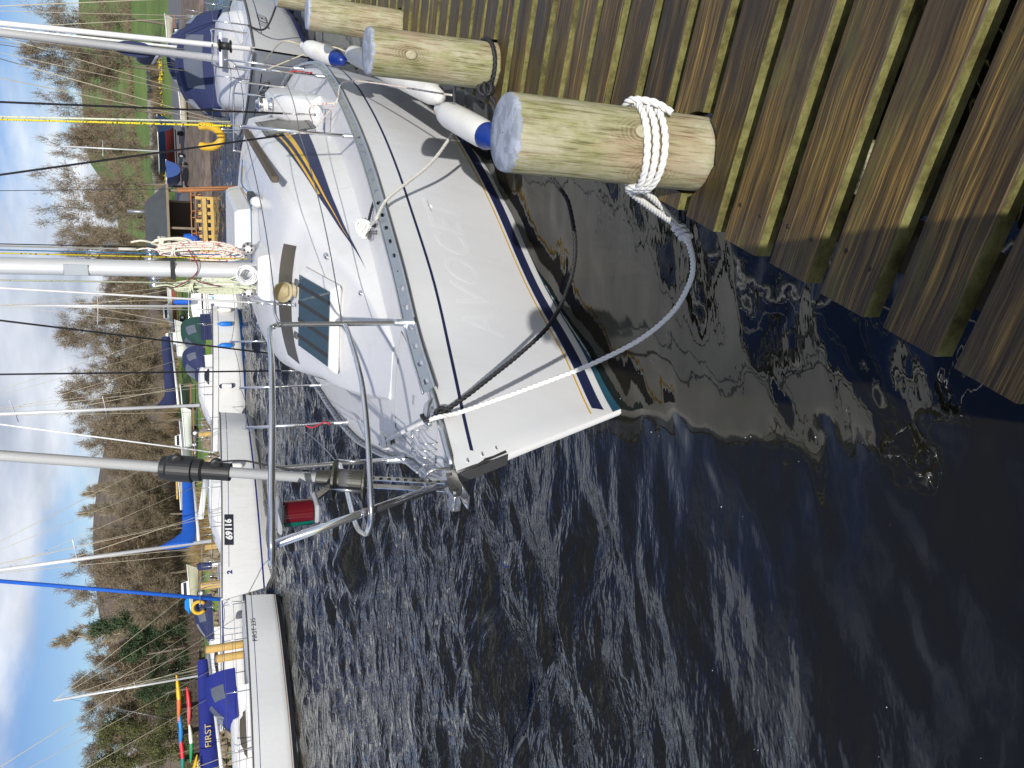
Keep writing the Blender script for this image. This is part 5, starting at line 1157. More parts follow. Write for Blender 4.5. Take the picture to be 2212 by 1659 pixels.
class Boat:
    def __init__(s, stem, aft, L, beam, fb, fs, name, label, cat='sailing yacht', group='yachts on the far moorings', hullmat=None, stern=.72, rake=.45):
        s.F = Frame(stem, aft); s.F.thing(name, label, cat, group); s.L, s.B, s.fb, s.fs, s.stern, s.rake = L, beam, fb, fs, stern, rake
        mb = MB(); s.lv = [-.25, -.02, .12, .3, .55, .8, 1.0]
        for sg in (1, -1): mb.grid([s.row(lambda x, q=q: q * s.zs(x) if q >= 0 else q, sg=sg) for q in s.lv], flip=sg > 0)
        tr = [s.row(lambda x, q=q: q * s.zs(x) if q >= 0 else q, n=1)[-1] for q in s.lv]; mb.grid([[p, (p[0], -p[1], p[2])] for p in tr])
        s.hull = s.F.build(mb, 'hull', hullmat or GELB)
        rows = []
        for i in range(25):
            x = s.L * (i / 24); h = max(s.y(x, 1) - .01, .01); rows.append([(x, h * k, s.zs(x) + .06 * (1 - k * k)) for k in np.linspace(-1, 1, 9)])
        m_ = MB(); m_.grid(rows); s.F.build(m_, 'deck', DECKW)
        for sg in (1, -1):
            m_ = MB(); m_.tube([(x, sg * (s.y(x, 1)), s.zs(x) + .012) for x in np.linspace(.05, s.L, 24)], .022, 6); s.F.build(m_, 'rubbing_strake', GREYP, s.hull)
    def zs(s, x): t = x / s.L; return s.fb + (s.fs - s.fb) * (1.35 * t - .35 * t * t)
    def y(s, x, q):
        """half breadth at x for height fraction q"""
        x0 = s.rake * (1 - max(q, 0)); t = max(0, (x - x0) / (s.L - x0)); full = interp(t, [0, .12, .3, .55, .8, 1], [.01, .36, .74, 1.0, .97, s.stern]); wl = interp(t, [0, .12, .3, .55, .8, 1], [.01, .22, .56, .86, .84, s.stern * .72])
        k = max(q, 0) ** .55; return s.B / 2 * (wl + (full - wl) * k) * (1 if q >= 0 else .75)
    def row(s, zf, n=26, sg=1, off=0.0, xa=0.0, xb=None):
        out = []; xb = xb or s.L
        for i in range(n + 1):
            u = (i / n) ** 1.2; x = xa + (xb - xa) * u; z = zf(x); q = z / s.zs(x); x0 = s.rake * (1 - max(q, 0)); xx = max(x, x0 + .0) if xa == 0 else x
            if xa == 0: xx = x0 + (xb - x0) * u
            out.append((xx, sg * (s.y(xx, q) + off), z))
        return out
    def stripe(s, z0, z1, mat, name='stripe', rel=False, xa=0.0, sides=(1, -1)):
        for sg in sides:
            f = (lambda x, q: s.zs(x) + q) if rel else (lambda x, q: q)
            m_ = MB(); m_.grid([s.row(lambda x: f(x, z1), sg=sg, off=.004, xa=xa), s.row(lambda x: f(x, z0), sg=sg, off=.004, xa=xa)], flip=sg < 0); s.F.build(m_, name, mat, s.hull)
    def cabin(s, x0, x1, w, h, slope=.5, win=(.2, .8), winmat=None, name='coachroof', mat=None):
        rows = []
        for i in range(14):
            t = i / 13; x = x0 + (x1 - x0) * t; ww = w * interp(t, [0, .25, 1], [.45, .85, 1.0]); hh = h * interp(t, [0, slope * .6, slope, 1], [.06, .7, .95, 1]); z = s.zs(x) + .03
            P = [(x, ww, z), (x, ww * .93, z + hh * .75), (x, ww * .8, z + hh * .95), (x, ww * .4, z + hh * 1.06), (x, 0, z + hh * 1.1)]; rows.append(P + [(a, -b, c) for a, b, c in P[-2::-1]])
        m_ = MB(); m_.grid(rows); m_.add(rows[-1], [tuple(range(9))]); c = s.F.build(m_, name, mat or DECKW)
        if win:
            for sg in (1, -1):
                r0, r1 = [], []
                for k in np.linspace(win[0], win[1], 8):
                    x = x0 + (x1 - x0) * k; ww = w * interp(k, [0, .25, 1], [.45, .85, 1.0]); hh = h * interp(k, [0, slope * .6, slope, 1], [.06, .7, .95, 1]); z = s.zs(x) + .03; e = math.sin((k - win[0]) / (win[1] - win[0]) * math.pi) ** .4
                    r0.append((x, sg * (ww * (1 - .07 * .3) + .006), z + hh * .24)); r1.append((x, sg * (ww * (1 - .07 * .9) + .006), z + hh * (.24 + .40 * e)))
                m_ = MB(); m_.grid([r0, r1], flip=sg > 0); s.F.build(m_, 'window', winmat or WINK, c)
        return c
    def mast(s, x, h, r=.06, lean=(0, 0), base=None, spread=None, forestay=True, fat=None, fatm=None, nshroud=2, stays=True):
        z0 = base if base is not None else s.zs(x) + .25; top = (x + lean[0], lean[1], h)
        m = s.F.build(MB().tube([(x, 0, z0), top], r, 10), 'mast', MASTM)
        def at(k): return np.array([x + lean[0] * k, lean[1] * k, z0 + (h - z0) * k])
        for k in (spread or ()):
            q = at(k); w = s.B * .32; s.F.build(MB().tube([q + (.1, -w, .04), q, q + (.1, w, .04)], .016, 6), 'spreader', MASTM, m)
        if stays:
            for sg in (1, -1):
                for j in range(nshroud):
                    a = (x + .25 + .25 * j, sg * s.y(x + .3, 1) * .92, s.zs(x)); b = at(.97 if j == 0 else .55); s.F.build(MB().tube([a, b], .009, 5), 'shroud', WIREY, m)
            s.F.build(MB().tube([(s.L - .05, 0, s.fs), at(1)], .009, 5), 'backstay', WIREY, m)
            for dx_, k_ in ((1.2, .98), (2.2, .75), (2.9, 1.0)): s.F.build(MB().tube([(x + dx_, .25 * (-1) ** int(dx_), s.zs(x + dx_) + .9), at(k_)], .007, 5), 'running_line', WIREY, m)
        if forestay: s.F.build(MB().tube([(.05, 0, s.fb + .05), at(.92)], fat or .008, 7), 'forestay', fatm or WIRE, m)
        return m
    def boom_cover(s, x, z, l, mat, tall=.9, r0=.17, r1=.09, slope=.05, name='sail_cover', boom=True):
        """stowed mainsail under a cover: tall at the mast, slim at the boom end"""
        rows = []; g = random.Random(int(l * 100))
        for i in range(15):
            t = i / 14; hh = r1 + (r0 - r1) * (1 - t) + tall * max(0, 1 - t / .16) ** 1.3 * .5; xx = x + l * t; w = (.10 + .05 * (1 - t)) * g.uniform(.86, 1.1); zc = z + slope * l * t + hh * .5
            rows.append([(xx, w * math.cos(a), zc + (hh * .5 + .07) * math.sin(a) * (1 if math.sin(a) > 0 else .8)) for a in np.linspace(0, 2 * math.pi, 13)[:-1]])
        m_ = MB(); m_.grid(rows, closed=True); m_.add(rows[0], [tuple(range(12))]); m_.add(rows[-1], [tuple(range(12))]); c = s.F.build(m_, name, mat)
        if boom: s.F.build(MB().tube([(x, 0, z - .06), (x + l * 1.04, 0, z - .06 + slope * l)], .05, 8), 'boom', MASTM)
        return c
    def hood(s, x0, x1, w, h, mat=None, name='sprayhood', zb=None):
        """canvas hood, open aft, with a clear panel forward and at the sides"""
        zb = zb if zb is not None else s.zs(x0) + .30; rows = []; mt = mat or ROYAL
        for i in range(8):
            t = i / 7; x = x0 + (x1 - x0) * t; hh = h * math.sin(min(1, t * 1.25 + .12) * math.pi / 2); rows.append([(x, w * math.cos(a), zb + hh * max(0, math.sin(a)) ** .7) for a in np.linspace(0, math.pi, 13)])
        m_ = MB(); m_.grid(rows, flip=True); hd = s.F.build(m_, name, mt)
        for (ia, ib), (ja, jb) in (((1, 3), (4, 8)), ((3, 5), (1, 3)), ((3, 5), (9, 11))):
            m_ = MB(); m_.grid([[tuple(np.array(rows[i][j]) + (-.015 if ja == 3 else 0, (.012 if ja == 0 else -.012 if ja == 8 else 0), .012)) for j in range(ja, jb + 1)] for i in range(ia, ib + 1)], flip=True); s.F.build(m_, 'clear_panel', CLEARV, hd)
        return hd
    def rails(s, xs, h=.58, pul=True):
        for sg in (1, -1):
            tops = []
            for x in xs:
                y = sg * (s.y(x, 1) - .05); z = s.zs(x) + .02; s.F.build(MB().tube([(x, y, z), (x, y, z + h)], .012, 6), 'stanchion', STEEL); tops.append((x, y, z + h))
            s.F.build(MB().tube(tops, .005, 5), 'guard_wire', WIRE); s.F.build(MB().tube([(a, b, c - h * .48) for a, b, c in tops], .005, 5), 'guard_wire', WIRE)
        if pul:
            y = s.y(.6, 1) - .03; z = s.zs(.2); s.F.build(MB().tube(spline([(.8, y, z), (.72, y, z + h), (.1, y * .45, z + h + .06), (-.08, 0, z + h + .07), (.1, -y * .45, z + h + .06), (.72, -y, z + h), (.8, -y, z)], 5), .014, 6), 'pulpit', STEEL)
    def fender(s, x, sg, label, mat, r=.09, l=.5, dz_=-.12, ends=None):
        y = sg * (s.y(x, .6) + r); z = s.zs(x) + dz_; b = s.F.W((x, y, z)); t = thing('fender', label, 'fender', 'fenders on the far yachts', loc=tuple(b))
        MB().lathe([(.02, .0), (.03, -.06), (r * .8, -.12), (r, -.18), (r, -l + .06), (r * .7, -l), (.0, -l - .03)][::-1], 14).build('body', mat, t)
        if ends:
            MB().lathe([(r * 1.03, -.16), (r * .84, -.115), (.034, -.055), (0, -.05)], 14).build('end_cap', ends, t); MB().lathe([(0, -l - .036), (r * .75, -l - .005), (r * 1.03, -l + .05)], 14).build('end_cap', ends, t)
        q = s.F.rel((0, -sg * r, .55)); MB().tube([(0, 0, 0), tuple(q)], .006, 5).build('lanyard', CREAMR, t)
    def letters(s, body, size, x, zoff, mat, sg=1, bold=0.0, sx=1.0, name='lettering', aft=True, parent=None, off=.006):
        """lettering wrapped on the hull side; reads aft-wards, or toward the bow when aft is False"""
        ob = text_mesh(body, size, mat, parent or s.hull, Matrix.Identity(4), name, 0.0, sx, bold); me = ob.data; z0 = s.zs(x) + zoff
        for v in me.vertices:
            xx = x + (v.co.x if aft else -v.co.x); z = z0 + v.co.y; v.co = Vector(s.F.rel((xx, sg * (s.y(xx, z / s.zs(xx)) + off), z)))
        me.update(); return ob
# ---- A: white yacht at the left edge, bow out of the picture
dA = np.array([-5.675 + 9.366, 22.94 - 19.873, 0]); dA /= np.linalg.norm(dA)
LA = 7.3; stemA = np.array([-5.60, 22.75, 0]) - dA * LA - np.array([dA[1], -dA[0], 0]) * 1.0
A = Boat(stemA, dA, LA, 2.5, 1.22, .98, 'sailing_yacht', 'white yacht at the left edge with blue sprayhood and boom cover', hullmat=gelcoat('grey_white_gelcoat', (.66, .67, .67), (.5, .46, .36), .3), stern=.80)
A.stripe(.05, .16, STRK, 'boot_top'); A.stripe(.19, .205, STRN, 'brown_line'); A.stripe(-.16, -.145, STRB, 'cove_line', rel=True)
A.letters('FIRST 235', .17, 6.2, -.17, INK, 1)
A.cabin(1.6, 4.9, .82, .42, win=(.45, .85), winmat=WINB)
A.hood(4.1, 5.4, .78, .78, ROYAL)
A.mast(2.75, 9.6, .06, base=1.5, spread=(.52,))
cv = A.boom_cover(2.8, 1.86, 3.25, ROYAL, tall=1.9, r0=.40, r1=.15, slope=.06)
o = A.F.rel((4.0, .16, 2.09)); text_mesh('FIRST', .21, YELT, cv, basis(o, A.F.dirn((1, .0, -.02)), (0, 0, 1)), 'lettering', .004, 1.2)
o = A.F.rel((3.3, .19, 2.28)); m_ = MB()
for s_ in (1, -1): m_.tube([Vector(o) + Vector(A.F.dirn((.10 * math.cos(a) * s_ + .04 * s_, .02, .09 * math.sin(a)))) for a in np.linspace(.3, 2.9, 9)], [.006, .016, .022, .026, .028, .026, .022, .016, .006], 6)
m_.build('emblem', YELT, cv)
A.rails([.9, 2.0, 3.2, 4.6, 6.0, 7.1]); 
for y in (.6, -.6): A.F.build(MB().tube(spline([(7.2, y * 1.4, .98), (7.25, y * 1.4, 1.5), (7.28, y * .4, 1.52), (7.28, 0, 1.52)], 4), .013, 6), 'pushpit', STEEL)
# ---- B: white yacht with sail number on the bow
stemB = np.array([-6.30, 25.35, 0]); dB = np.array([-1.35 + 6.112, 31.2 - 25.833, 0])
B = Boat(stemB, dB, 7.6, 2.6, 1.50, 1.16, 'sailing_yacht', 'white yacht numbered 69116 on the bow, bright blue sail cover', stern=.66, rake=.3)
B.stripe(.22, .27, STRB, 'blue_line'); B.stripe(-.20, -.185, STRB, 'cove_line', rel=True, xa=.9)
t_ = B.letters('69116', .27, 2.05, -.20, WHT, 1, bold=.012, name='number', off=.011)
m_ = MB(); x0, x1 = 1.55, 2.55; q_ = lambda x, z: (x, B.y(x, (B.zs(x) + z) / B.zs(x)) + .007, B.zs(x) + z)
m_.grid([[q_(x, -.06) for x in np.linspace(x0, x1, 6)], [q_(x, -.34) for x in np.linspace(x0, x1, 6)]], flip=True); B.F.build(m_, 'number_panel', INK, B.hull)
B.letters('2', .2, .75, -.22, STRB, 1, bold=.01, name='emblem')
B.cabin(2.0, 5.3, .85, .40, win=None)
B.F.build(MB().tube([(2.9, .55, 2.0), (5.0, .62, 1.72)], .09, 10), 'white_board_roll', WHT)
B.mast(2.35, 9.4, .062, lean=(-.3, .0), base=1.70, spread=(.50,), fat=.06, fatm=BLUEC)
B.boom_cover(2.3, 2.15, 3.3, BLUEC, tall=1.5, r0=.36, r1=.20, slope=.03)
B.rails([1.0, 2.2, 3.6, 5.0, 6.4, 7.3]); B.fender(4.35, 1, 'dirty white fender on the side of the yacht numbered 69116', FEND, .10, .55, -.10)
B.F.build(MB().box((7.75, .1, .75), (.28, .3, .55), bev=.04).box((7.78, .1, .25), (.12, .1, .6)), 'outboard_motor', plain('dark_green_paint', (.03, .05, .045), .4))
# ---- C: white yacht with navy canvas and row of fenders
stemC = np.array([-2.25, 32.6, 0]); dC = np.array([3.0 + 2.009, 36.3 - 33.344, 0])
Cc = Boat(stemC, dC, 6.5, 2.6, 1.42, 1.12, 'sailing_yacht', 'white yacht with navy boom cover and blue fenders along its side', stern=.74)
Cc.stripe(.0, .10, plain('blue_boot_top', (.01, .06, .22), .4), 'boot_top'); Cc.stripe(-.22, -.20, GREYP, 'grey_line', rel=True)
Cc.cabin(1.3, 4.1, .85, .50, win=(.5, .80)); Cc.hood(3.5, 4.6, .8, .85, NAVYC); Cc.mast(2.2, 11.2, .068, base=1.8, spread=(.36, .68), fat=.03, fatm=WHT)
Cc.boom_cover(2.25, 2.65, 3.3, NAVYC, tall=.7, r0=.34, r1=.24, slope=.06)
Cc.rails([1.0, 2.1, 3.2, 4.3, 5.4, 6.3])
for i, (x, mt, en, lb) in enumerate(((2.4, FEND, NAVYC, 'white fender with navy ends nearest the bow, on the navy-canvas yacht'), (4.2, plain('sky_blue_vinyl', (.01, .16, .58), .35), None, 'bright blue fender amidships on the navy-canvas yacht'), (5.3, MATS['sky_blue_vinyl'], None, 'bright blue fender nearer the stern of the navy-canvas yacht'), (6.2, FEND, None, 'plain white fender at the stern of the navy-canvas yacht'))): Cc.fender(x, 1, lb, mt, .10, .58, -.16, en)
Cc.F.build(MB().box((5.4, .98, 1.42), (1.3, .03, .42)), 'dodger', NAVYC); Cc.hood(4.7, 6.1, .75, .95, plain('dark_green_canvas', (.012, .05, .04), .8), 'cockpit_tent', zb=1.45)
# ---- D: Blue Note, stern toward the viewer on the right of C
sD = np.array([4.75, 45.6, 0]); dD = np.array([-.30, -8.0, 0])
D = Boat(sD, dD, 7.9, 2.75, 1.3, 1.42, 'sailing_yacht', 'white yacht seen square from astern with the name Blue Note', stern=.82)
o = D.F.rel((7.915, 0.05, 1.05)); text_mesh('Blue', .30, STRB, D.hull, basis(Vector(o) + Vector(D.F.dirn((0, .42, 0))), D.F.dirn((0, -1, 0)), (0, 0, 1)), 'lettering', .004, .95, .008)
text_mesh('Note', .30, STRB, D.hull, basis(Vector(o) + Vector(D.F.dirn((0, -.50, 0))), D.F.dirn((0, -1, 0)), (0, 0, 1)), 'lettering', .004, .95, .008)
m_ = MB(); c_ = D.F.rel((7.92, -.03, 1.0)); m_.ball(tuple(Vector(c_)), (.06, .03, .045), 8); m_.tube([tuple(Vector(c_) + Vector((.05, -.02, 0))), tuple(Vector(c_) + Vector((.05, -.02, .22)))], .013, 6); m_.build('music_note', plain('light_blue_print', (.15, .45, .62), .5), D.hull)
m_ = MB()
for z in (1.22, 1.30): m_.box(D.F.rel((7.912, 0, z)), (2.0, .008, .014))
m_.build('transom_line', GREYP, D.hull, kind='stuff'); D.cabin(2.2, 5.2, .85, .45); D.mast(3.0, 10.5, .06, base=1.7, spread=(.5,), fat=.02, fatm=WHT); D.F.build(MB().box((5.8, 0, 2.3), (.5, .22, .8), bev=.08), 'folded_blue_sail', BLUEC); D.rails([1, 3, 5, 6.6, 7.8])
D.F.build(MB().tube(spline([(7.8, 1.1, 1.4), (7.85, 1.1, 2.0), (7.88, .3, 2.02), (7.88, -.3, 2.02), (7.85, -1.1, 2.0), (7.8, -1.1, 1.4)], 4), .016, 6), 'pushpit', STEEL)
# ---- E: LUCELI, bow toward the viewer beyond the large yacht
sE = aty(535, 104, 13.1); sE[2] = 0; dE = np.array([.325, .945, 0])
E_ = Boat(sE, dE, 9.0, 3.0, 1.06, .95, 'sailing_yacht', 'yacht named on both bows moored bow-on beyond the large white one, navy canopy', stern=.74, rake=.5)
E_.stripe(.03, .14, STRB, 'boot_top'); E_.stripe(-.17, -.155, STRB, 'cove_line', rel=True, xa=.7)
SER = 1.0
E_.letters('LUCELI', .26, 1.35, -.25, INK, 1, sx=.78); E_.letters('LUCELI', .26, 1.35, -.25, INK, -1, sx=.78, aft=False)
E_.cabin(1.9, 6.0, 1.05, .42, win=(.45, .85)); E_.mast(3.6, 12.5, .075, base=1.45, spread=(.35, .65), fat=.045, fatm=WHT)
E_.hood(5.2, 6.6, 1.12, .95, NAVYC, zb=1.25); E_.hood(6.5, 8.8, 1.15, 1.05, NAVYC, 'cockpit_tent', zb=1.2); E_.rails([.95, 2.4, 4.0, 5.6, 7.2, 8.7])
m_ = MB(); m_.box((2.85, .1, 1.45), (.62, .62, .05), bev=.012); hE = E_.F.build(m_, 'foredeck_hatch', DECKW); m_ = MB(); m_.box((2.85, .1, 1.48), (.54, .54, .012)); E_.F.build(m_, 'acrylic_pane', plain('lilac_acrylic', (.30, .26, .50), .15), hE)
E_.F.build(MB().lathe([(.05, -.1), (.10, -.09), (.10, -.08), (.06, -.07), (.06, .07), (.10, .08), (.10, .09), (.04, .1)], 16, c=(.15, 0, 1.5), axis=(.3, 0, 1)), 'furling_drum', BLACKP)
E_.boom_cover(3.7, 2.6, 3.9, NAVYC, tall=.7, r0=.34, r1=.22)
for sg in (1,): E_.F.build(MB().tube(spline([(.8, sg * E_.y(.8, 1), E_.zs(.8) + .04), (.2, sg * (E_.y(.2, 1) + .25), E_.zs(.4) - .2), (.3, sg * 1.0, .6)], 6), .016, 7), 'mooring_rope', ROPEB)
# ---- G: yacht further along the same jetty, mostly masts
sG = E_.F.W((10.5, .6, 0)); G_ = Boat(sG, (.33, .944, 0), 8.5, 2.9, 1.4, 1.15, 'sailing_yacht', 'furthest yacht along the jetty at the right edge, navy canopies'); G_.cabin(1.8, 5.2, 1.0, .45); G_.mast(3.2, 12.0, .07, base=1.8, spread=(.5,), fat=.04, fatm=WHT); G_.hood(4.8, 6.3, 1.0, .95, NAVYC); G_.boom_cover(3.3, 2.6, 3.6, NAVYC, tall=.8, r0=.34); G_.rails([.95, 2.6, 4.2, 5.8, 7.4])
# ---- H: boat with blue canvas and yellow buoy behind the left-hand yacht
sH = np.array([-15.6, 38.5, 0]); H_ = Boat(sH, (.86, .38, 0), 7.6, 2.6, 1.35, 1.10, 'motor_sailer', 'white cabin boat with navy canvas lying behind the left-hand yacht', 'boat', stern=.75)
H_.stripe(-.12, -.06, STRB, 'blue_line', rel=True); H_.stripe(.05, .10, STRB, 'blue_line'); H_.cabin(1.5, 4.6, .85, .45); H_.hood(4.0, 6.2, .85, .85, NAVYC); H_.letters('WESTERLY', .26, 6.3, -.35, INK, 1); H_.rails([1, 2.5, 4, 5.5, 7]); H_.mast(2.6, 8.2, .05, base=1.6, spread=(.5,))
c_ = H_.F.W((5.6, 1.0, 2.1)); MB().tube([(.28 * math.cos(a), 0, .28 * math.sin(a)) for a in np.linspace(-1.0, 4.1, 14)], .085, 8).build('lifebuoy', MATS['yellow_vinyl'], label='yellow horseshoe lifebuoy on the boat behind the left-hand yacht', cat='lifebuoy', loc=tuple(c_))
b_ = H_.F.W((7.7, .3, 1.0)); ob = thing('outboard_motor', 'raised outboard motor with navy cowl behind the left-hand yacht', 'outboard motor', loc=tuple(b_)); MB().box((0, 0, .75), (.35, .3, .7), bev=.08).build('cowl', NAVYC, ob); MB().box((0, 0, .2), (.16, .14, .5)).build('leg', WHT, ob)
# ================================================================== things on the far shore
def gp(vy, Yd, dz_=0.0):
    p = aty(395, vy, Yd); return np.array([p[0], Yd, ground_z(p[0], Yd) + dz_])
NEWW = plain('new_sawn_timber', (.50, .33, .10), .75, noise=.25, scale=3); OLDW = plain('old_grey_timber', (.20, .16, .11), .85, noise=.3, scale=3); DKW = plain('dark_stained_timber', (.045, .030, .022), .8, noise=.3, scale=2); ORW = plain('orange_timber', (.36, .15, .05), .75, noise=.25, scale=4)
SLATE = plain('dark_roof_felt', (.055, .062, .066), .85, noise=.35, scale=1.5)
def tparts(t, items):
    o = Vector(t.location)
    for nm, mb, mt in items:
        mb.v = [tuple(Vector(v) - o) for v in mb.v]; mb.build(nm, mt, t)
# new timber landing stage below the shed
jr = thing('timber_landing', 'new yellow timber landing stage on posts below the boat shed', 'landing stage', loc=tuple(aty(450, 500, 58.5)))
it = []; xs = np.linspace(aty(440, 428, 58.5)[0], aty(440, 560, 58.5)[0], 9)
for i, x in enumerate(xs):
    it.append(('post', MB().box((x, 58.6, -.1), (.22, .22, 2.2 + .35 * (i % 3 == 0))), NEWW))
it.append(('rail', MB().bar((xs[0], 58.4, .62), (xs[-1], 58.4, .58), .12, .26), NEWW)); it.append(('rail', MB().bar((xs[0], 58.4, .1), (xs[-1], 58.4, .12), .12, .2), NEWW))
for k in range(14): it.append(('board', MB().box((xs[0] + (xs[-1] - xs[0]) * (k + .5) / 14, 59.3, .78), (abs(xs[-1] - xs[0]) / 14 * .85, 1.9, .06)), OLDW))
tparts(jr, it)
# boat shed, open front
c = gp(487, 66.5); sh = thing('boat_shed', 'open-fronted timber boat shed with dark grey felt roof', 'shed', loc=tuple(c)); W_, Dp, Hh = 4.6, 3.6, 2.1; it = []
for x in (-W_ / 2, -.6, W_ / 2):
    for y in (-Dp / 2, Dp / 2): it.append(('post', MB().box((c[0] + x, c[1] + y, c[2] + Hh / 2), (.16, .16, Hh)), OLDW))
for sg in (1, -1): it.append(('roof_slope', MB().prism([(c[0] - W_ / 2 - .4, c[1] + sg * (Dp / 2 + .4), c[2] + Hh - .1), (c[0] + W_ / 2 + .4, c[1] + sg * (Dp / 2 + .4), c[2] + Hh - .1), (c[0] + W_ / 2 - .6, c[1], c[2] + Hh + 1.55), (c[0] - W_ / 2 + .6, c[1], c[2] + Hh + 1.55)], (0, 0, .09)), SLATE))
for sg in (1, -1): it.append(('hip', MB().prism([(c[0] + sg * (W_ / 2 + .4), c[1] - Dp / 2 - .4, c[2] + Hh - .1), (c[0] + sg * (W_ / 2 + .4), c[1] + Dp / 2 + .4, c[2] + Hh - .1), (c[0] + sg * (W_ / 2 - .6), c[1], c[2] + Hh + 1.55)], (0, 0, .09)), SLATE))
it.append(('fascia', MB().bar((c[0] - W_ / 2 - .4, c[1] - Dp / 2 - .42, c[2] + Hh - .05), (c[0] + W_ / 2 + .4, c[1] - Dp / 2 - .42, c[2] + Hh - .05), .05, .18), OLDW)); it.append(('back_wall', MB().box((c[0], c[1] + Dp / 2, c[2] + Hh / 2), (W_, .08, Hh)), DKW))
it.append(('flue', MB().tube([(c[0] + 1.0, c[1] + .3, c[2] + Hh + 1.0), (c[0] + 1.0, c[1] + .3, c[2] + Hh + 2.9)], .14, 10), plain('galvanised_flue', (.30, .31, .32), .4, .6)))
tparts(sh, it)
# picnic tables and a barrel in and before the shed
for i, (vy, lb) in enumerate(((440, 'pale picnic table right of the boat shed'), (545, 'pale picnic table left of the boat shed'), (488, 'pale picnic table in front of the boat shed'))):
    q = gp(vy, 63.5); t = thing('picnic_table', lb, 'picnic table', 'picnic tables by the boat shed', loc=tuple(q))
    MB().box((0, 0, .74), (1.7, .75, .06)).build('table_top', ORW, t)
    for s_ in (-1, 1):
        MB().box((0, s_ * .7, .44), (1.7, .26, .05)).build('seat', ORW, t)
        for e_ in (-1, 1): MB().bar((e_ * .6, s_ * .75, 0), (e_ * .6, s_ * .2, .74), .06, .1).build('leg', ORW, t)
q = gp(515, 65.5); t = thing('water_butt', 'blue plastic barrel inside the boat shed', 'barrel', loc=tuple(q)); MB().lathe([(.34, 0), (.4, .3), (.4, .8), (.34, 1.1)], 16).build('drum', BLUEC, t); MB().lathe([(.36, 1.1), (.36, 1.15), (0, 1.16)], 16).build('lid', BLACKP, t)
def dinghy(p, yaw, L, B, h, mat, label, cat='boat', name='dinghy', bottom=None, trailer=True, cover=None, lift=.55, wheel=True, group='boats laid up ashore', cab=None):
    t = thing(name, label, cat, group, loc=tuple(p), rot=(0, 0, yaw)); rows = []
    for q in (0, .25, .55, 1.0):
        r = []
        for i in range(13):
            u = i / 12; x = -L / 2 + L * u; w = B / 2 * interp(u, [0, .1, .35, .7, 1], [.70, .82, 1, .82, .02]); r.append((x + .12 * L * q * u * u, w * (.25 + .75 * q ** .5), lift + h * q + .12 * u * u * q))
        rows.append(r)
    m_ = MB()
    for sg in (1, -1): m_.grid([[(x, sg * y, z) for x, y, z in r] for r in rows], flip=sg < 0)
    m_.add([(p_[0], s_ * p_[1], p_[2]) for s_ in (1, -1) for p_ in [r[0] for r in rows]], [(0, 1, 2, 3, 7, 6, 5, 4)]); m_.build('hull', mat, t)
    if bottom:
        m_ = MB()
        for sg in (1, -1): m_.grid([[(x, sg * (y + .012), z) for x, y, z in r] for r in rows[:3]], flip=sg < 0)
        m_.build('bottom', bottom, t)
    m_ = MB(); m_.grid([[(x, k * y * .97, z + .06 * (1 - abs(k))) for x, y, z in rows[-1]] for k in (-1, -.5, 0, .5, 1)]); m_.build('deck' if not cover else 'cover', cover or DECKW, t)
    m_ = MB(); m_.tube([(x, y, z) for x, y, z in rows[-1]] + [(x, -y, z) for x, y, z in rows[-1][::-1]], .04, 5); m_.build('gunwale', WHT, t)
    if cab: m_ = MB(); m_.box((.05 * L, 0, lift + h + cab * .5), (L * .36, B * .62, cab), taper=.8, bev=.06); cb = m_.build('cabin', DECKW, t); MB().box((.05 * L, 0, lift + h + cab * .55), (L * .30, B * .60, cab * .4), taper=.92).build('window', WINK, cb)
    if trailer:
        m_ = MB(); m_.bar((-L * .4, 0, lift - .12), (L * .62, 0, lift - .15), .1, .1); m_.bar((-L * .1, -B * .45, .35), (-L * .1, B * .45, .35), .1, .1); m_.bar((-L * .1, 0, .35), (-L * .1, 0, lift), .1, .1); m_.build('trailer_frame', plain('rusty_trailer', (.22, .10, .06), .7, noise=.3), t)
        if wheel:
            for s_ in (1, -1):
                wl_ = MB().tube([(-L * .1, s_ * B * .42, .28), (-L * .1, s_ * (B * .42 + .16), .28)], .28, 14, smooth=False).build('wheel', BLACKP, t); MB().tube([(-L * .1, s_ * (B * .42 + .155), .28), (-L * .1, s_ * (B * .42 + .175), .28)], .14, 10).build('rim', WHT, wl_)
    return t
DKB = plain('dark_blue_gelcoat', (.012, .03, .075), .3); RDB = plain('dark_red_antifouling', (.20, .03, .025), .7); BLB = plain('blue_gelcoat', (.01, .05, .22), .3); BEI = plain('cream_gelcoat', (.62, .58, .46), .4); TARP = plain('blue_tarpaulin', (.01, .22, .62), .6, noise=.2, scale=3, bump=.4, bscale=6)
d1 = dinghy(gp(322, 74), 1.9, 6.6, 2.5, 1.25, DKB, 'dark blue yacht with red bottom laid up on a trailer by the slipway', 'yacht', 'laid_up_yacht', bottom=RDB, lift=.8, cover=plain('pale_green_cover', (.42, .52, .40), .7)); MB().tube([(.6, 0, 2.1), (.9, 0, 9.6)], .06, 8).build('mast', MASTM, d1); MB().tube([(.75, -.8, 6.5), (.75, .8, 6.5)], .03, 6).build('spreader', MASTM, d1)
dinghy(gp(380, 72), 1.5, 5.0, 2.1, 1.05, BLB, 'bright blue hull with white gunwale on a trailer next to the red-bottomed yacht', lift=.6)
dinghy(gp(236, 70), .3, 2.8, 1.1, .45, BEI, 'small pale dinghy on the grass left of the first black shroud', trailer=False, lift=.1)
dinghy(gp(72, 74), .2, 2.8, 1.2, .5, BEI, 'cream dinghy on the lawn behind the right-hand masts', trailer=True)
d2 = dinghy(gp(680, 88), .15, 4.8, 1.5, .7, WHT, 'long white launch with a red band on the green bank', 'launch', 'launch', bottom=plain('red_brown_paint', (.34, .10, .07), .6), lift=.8, cab=.6)
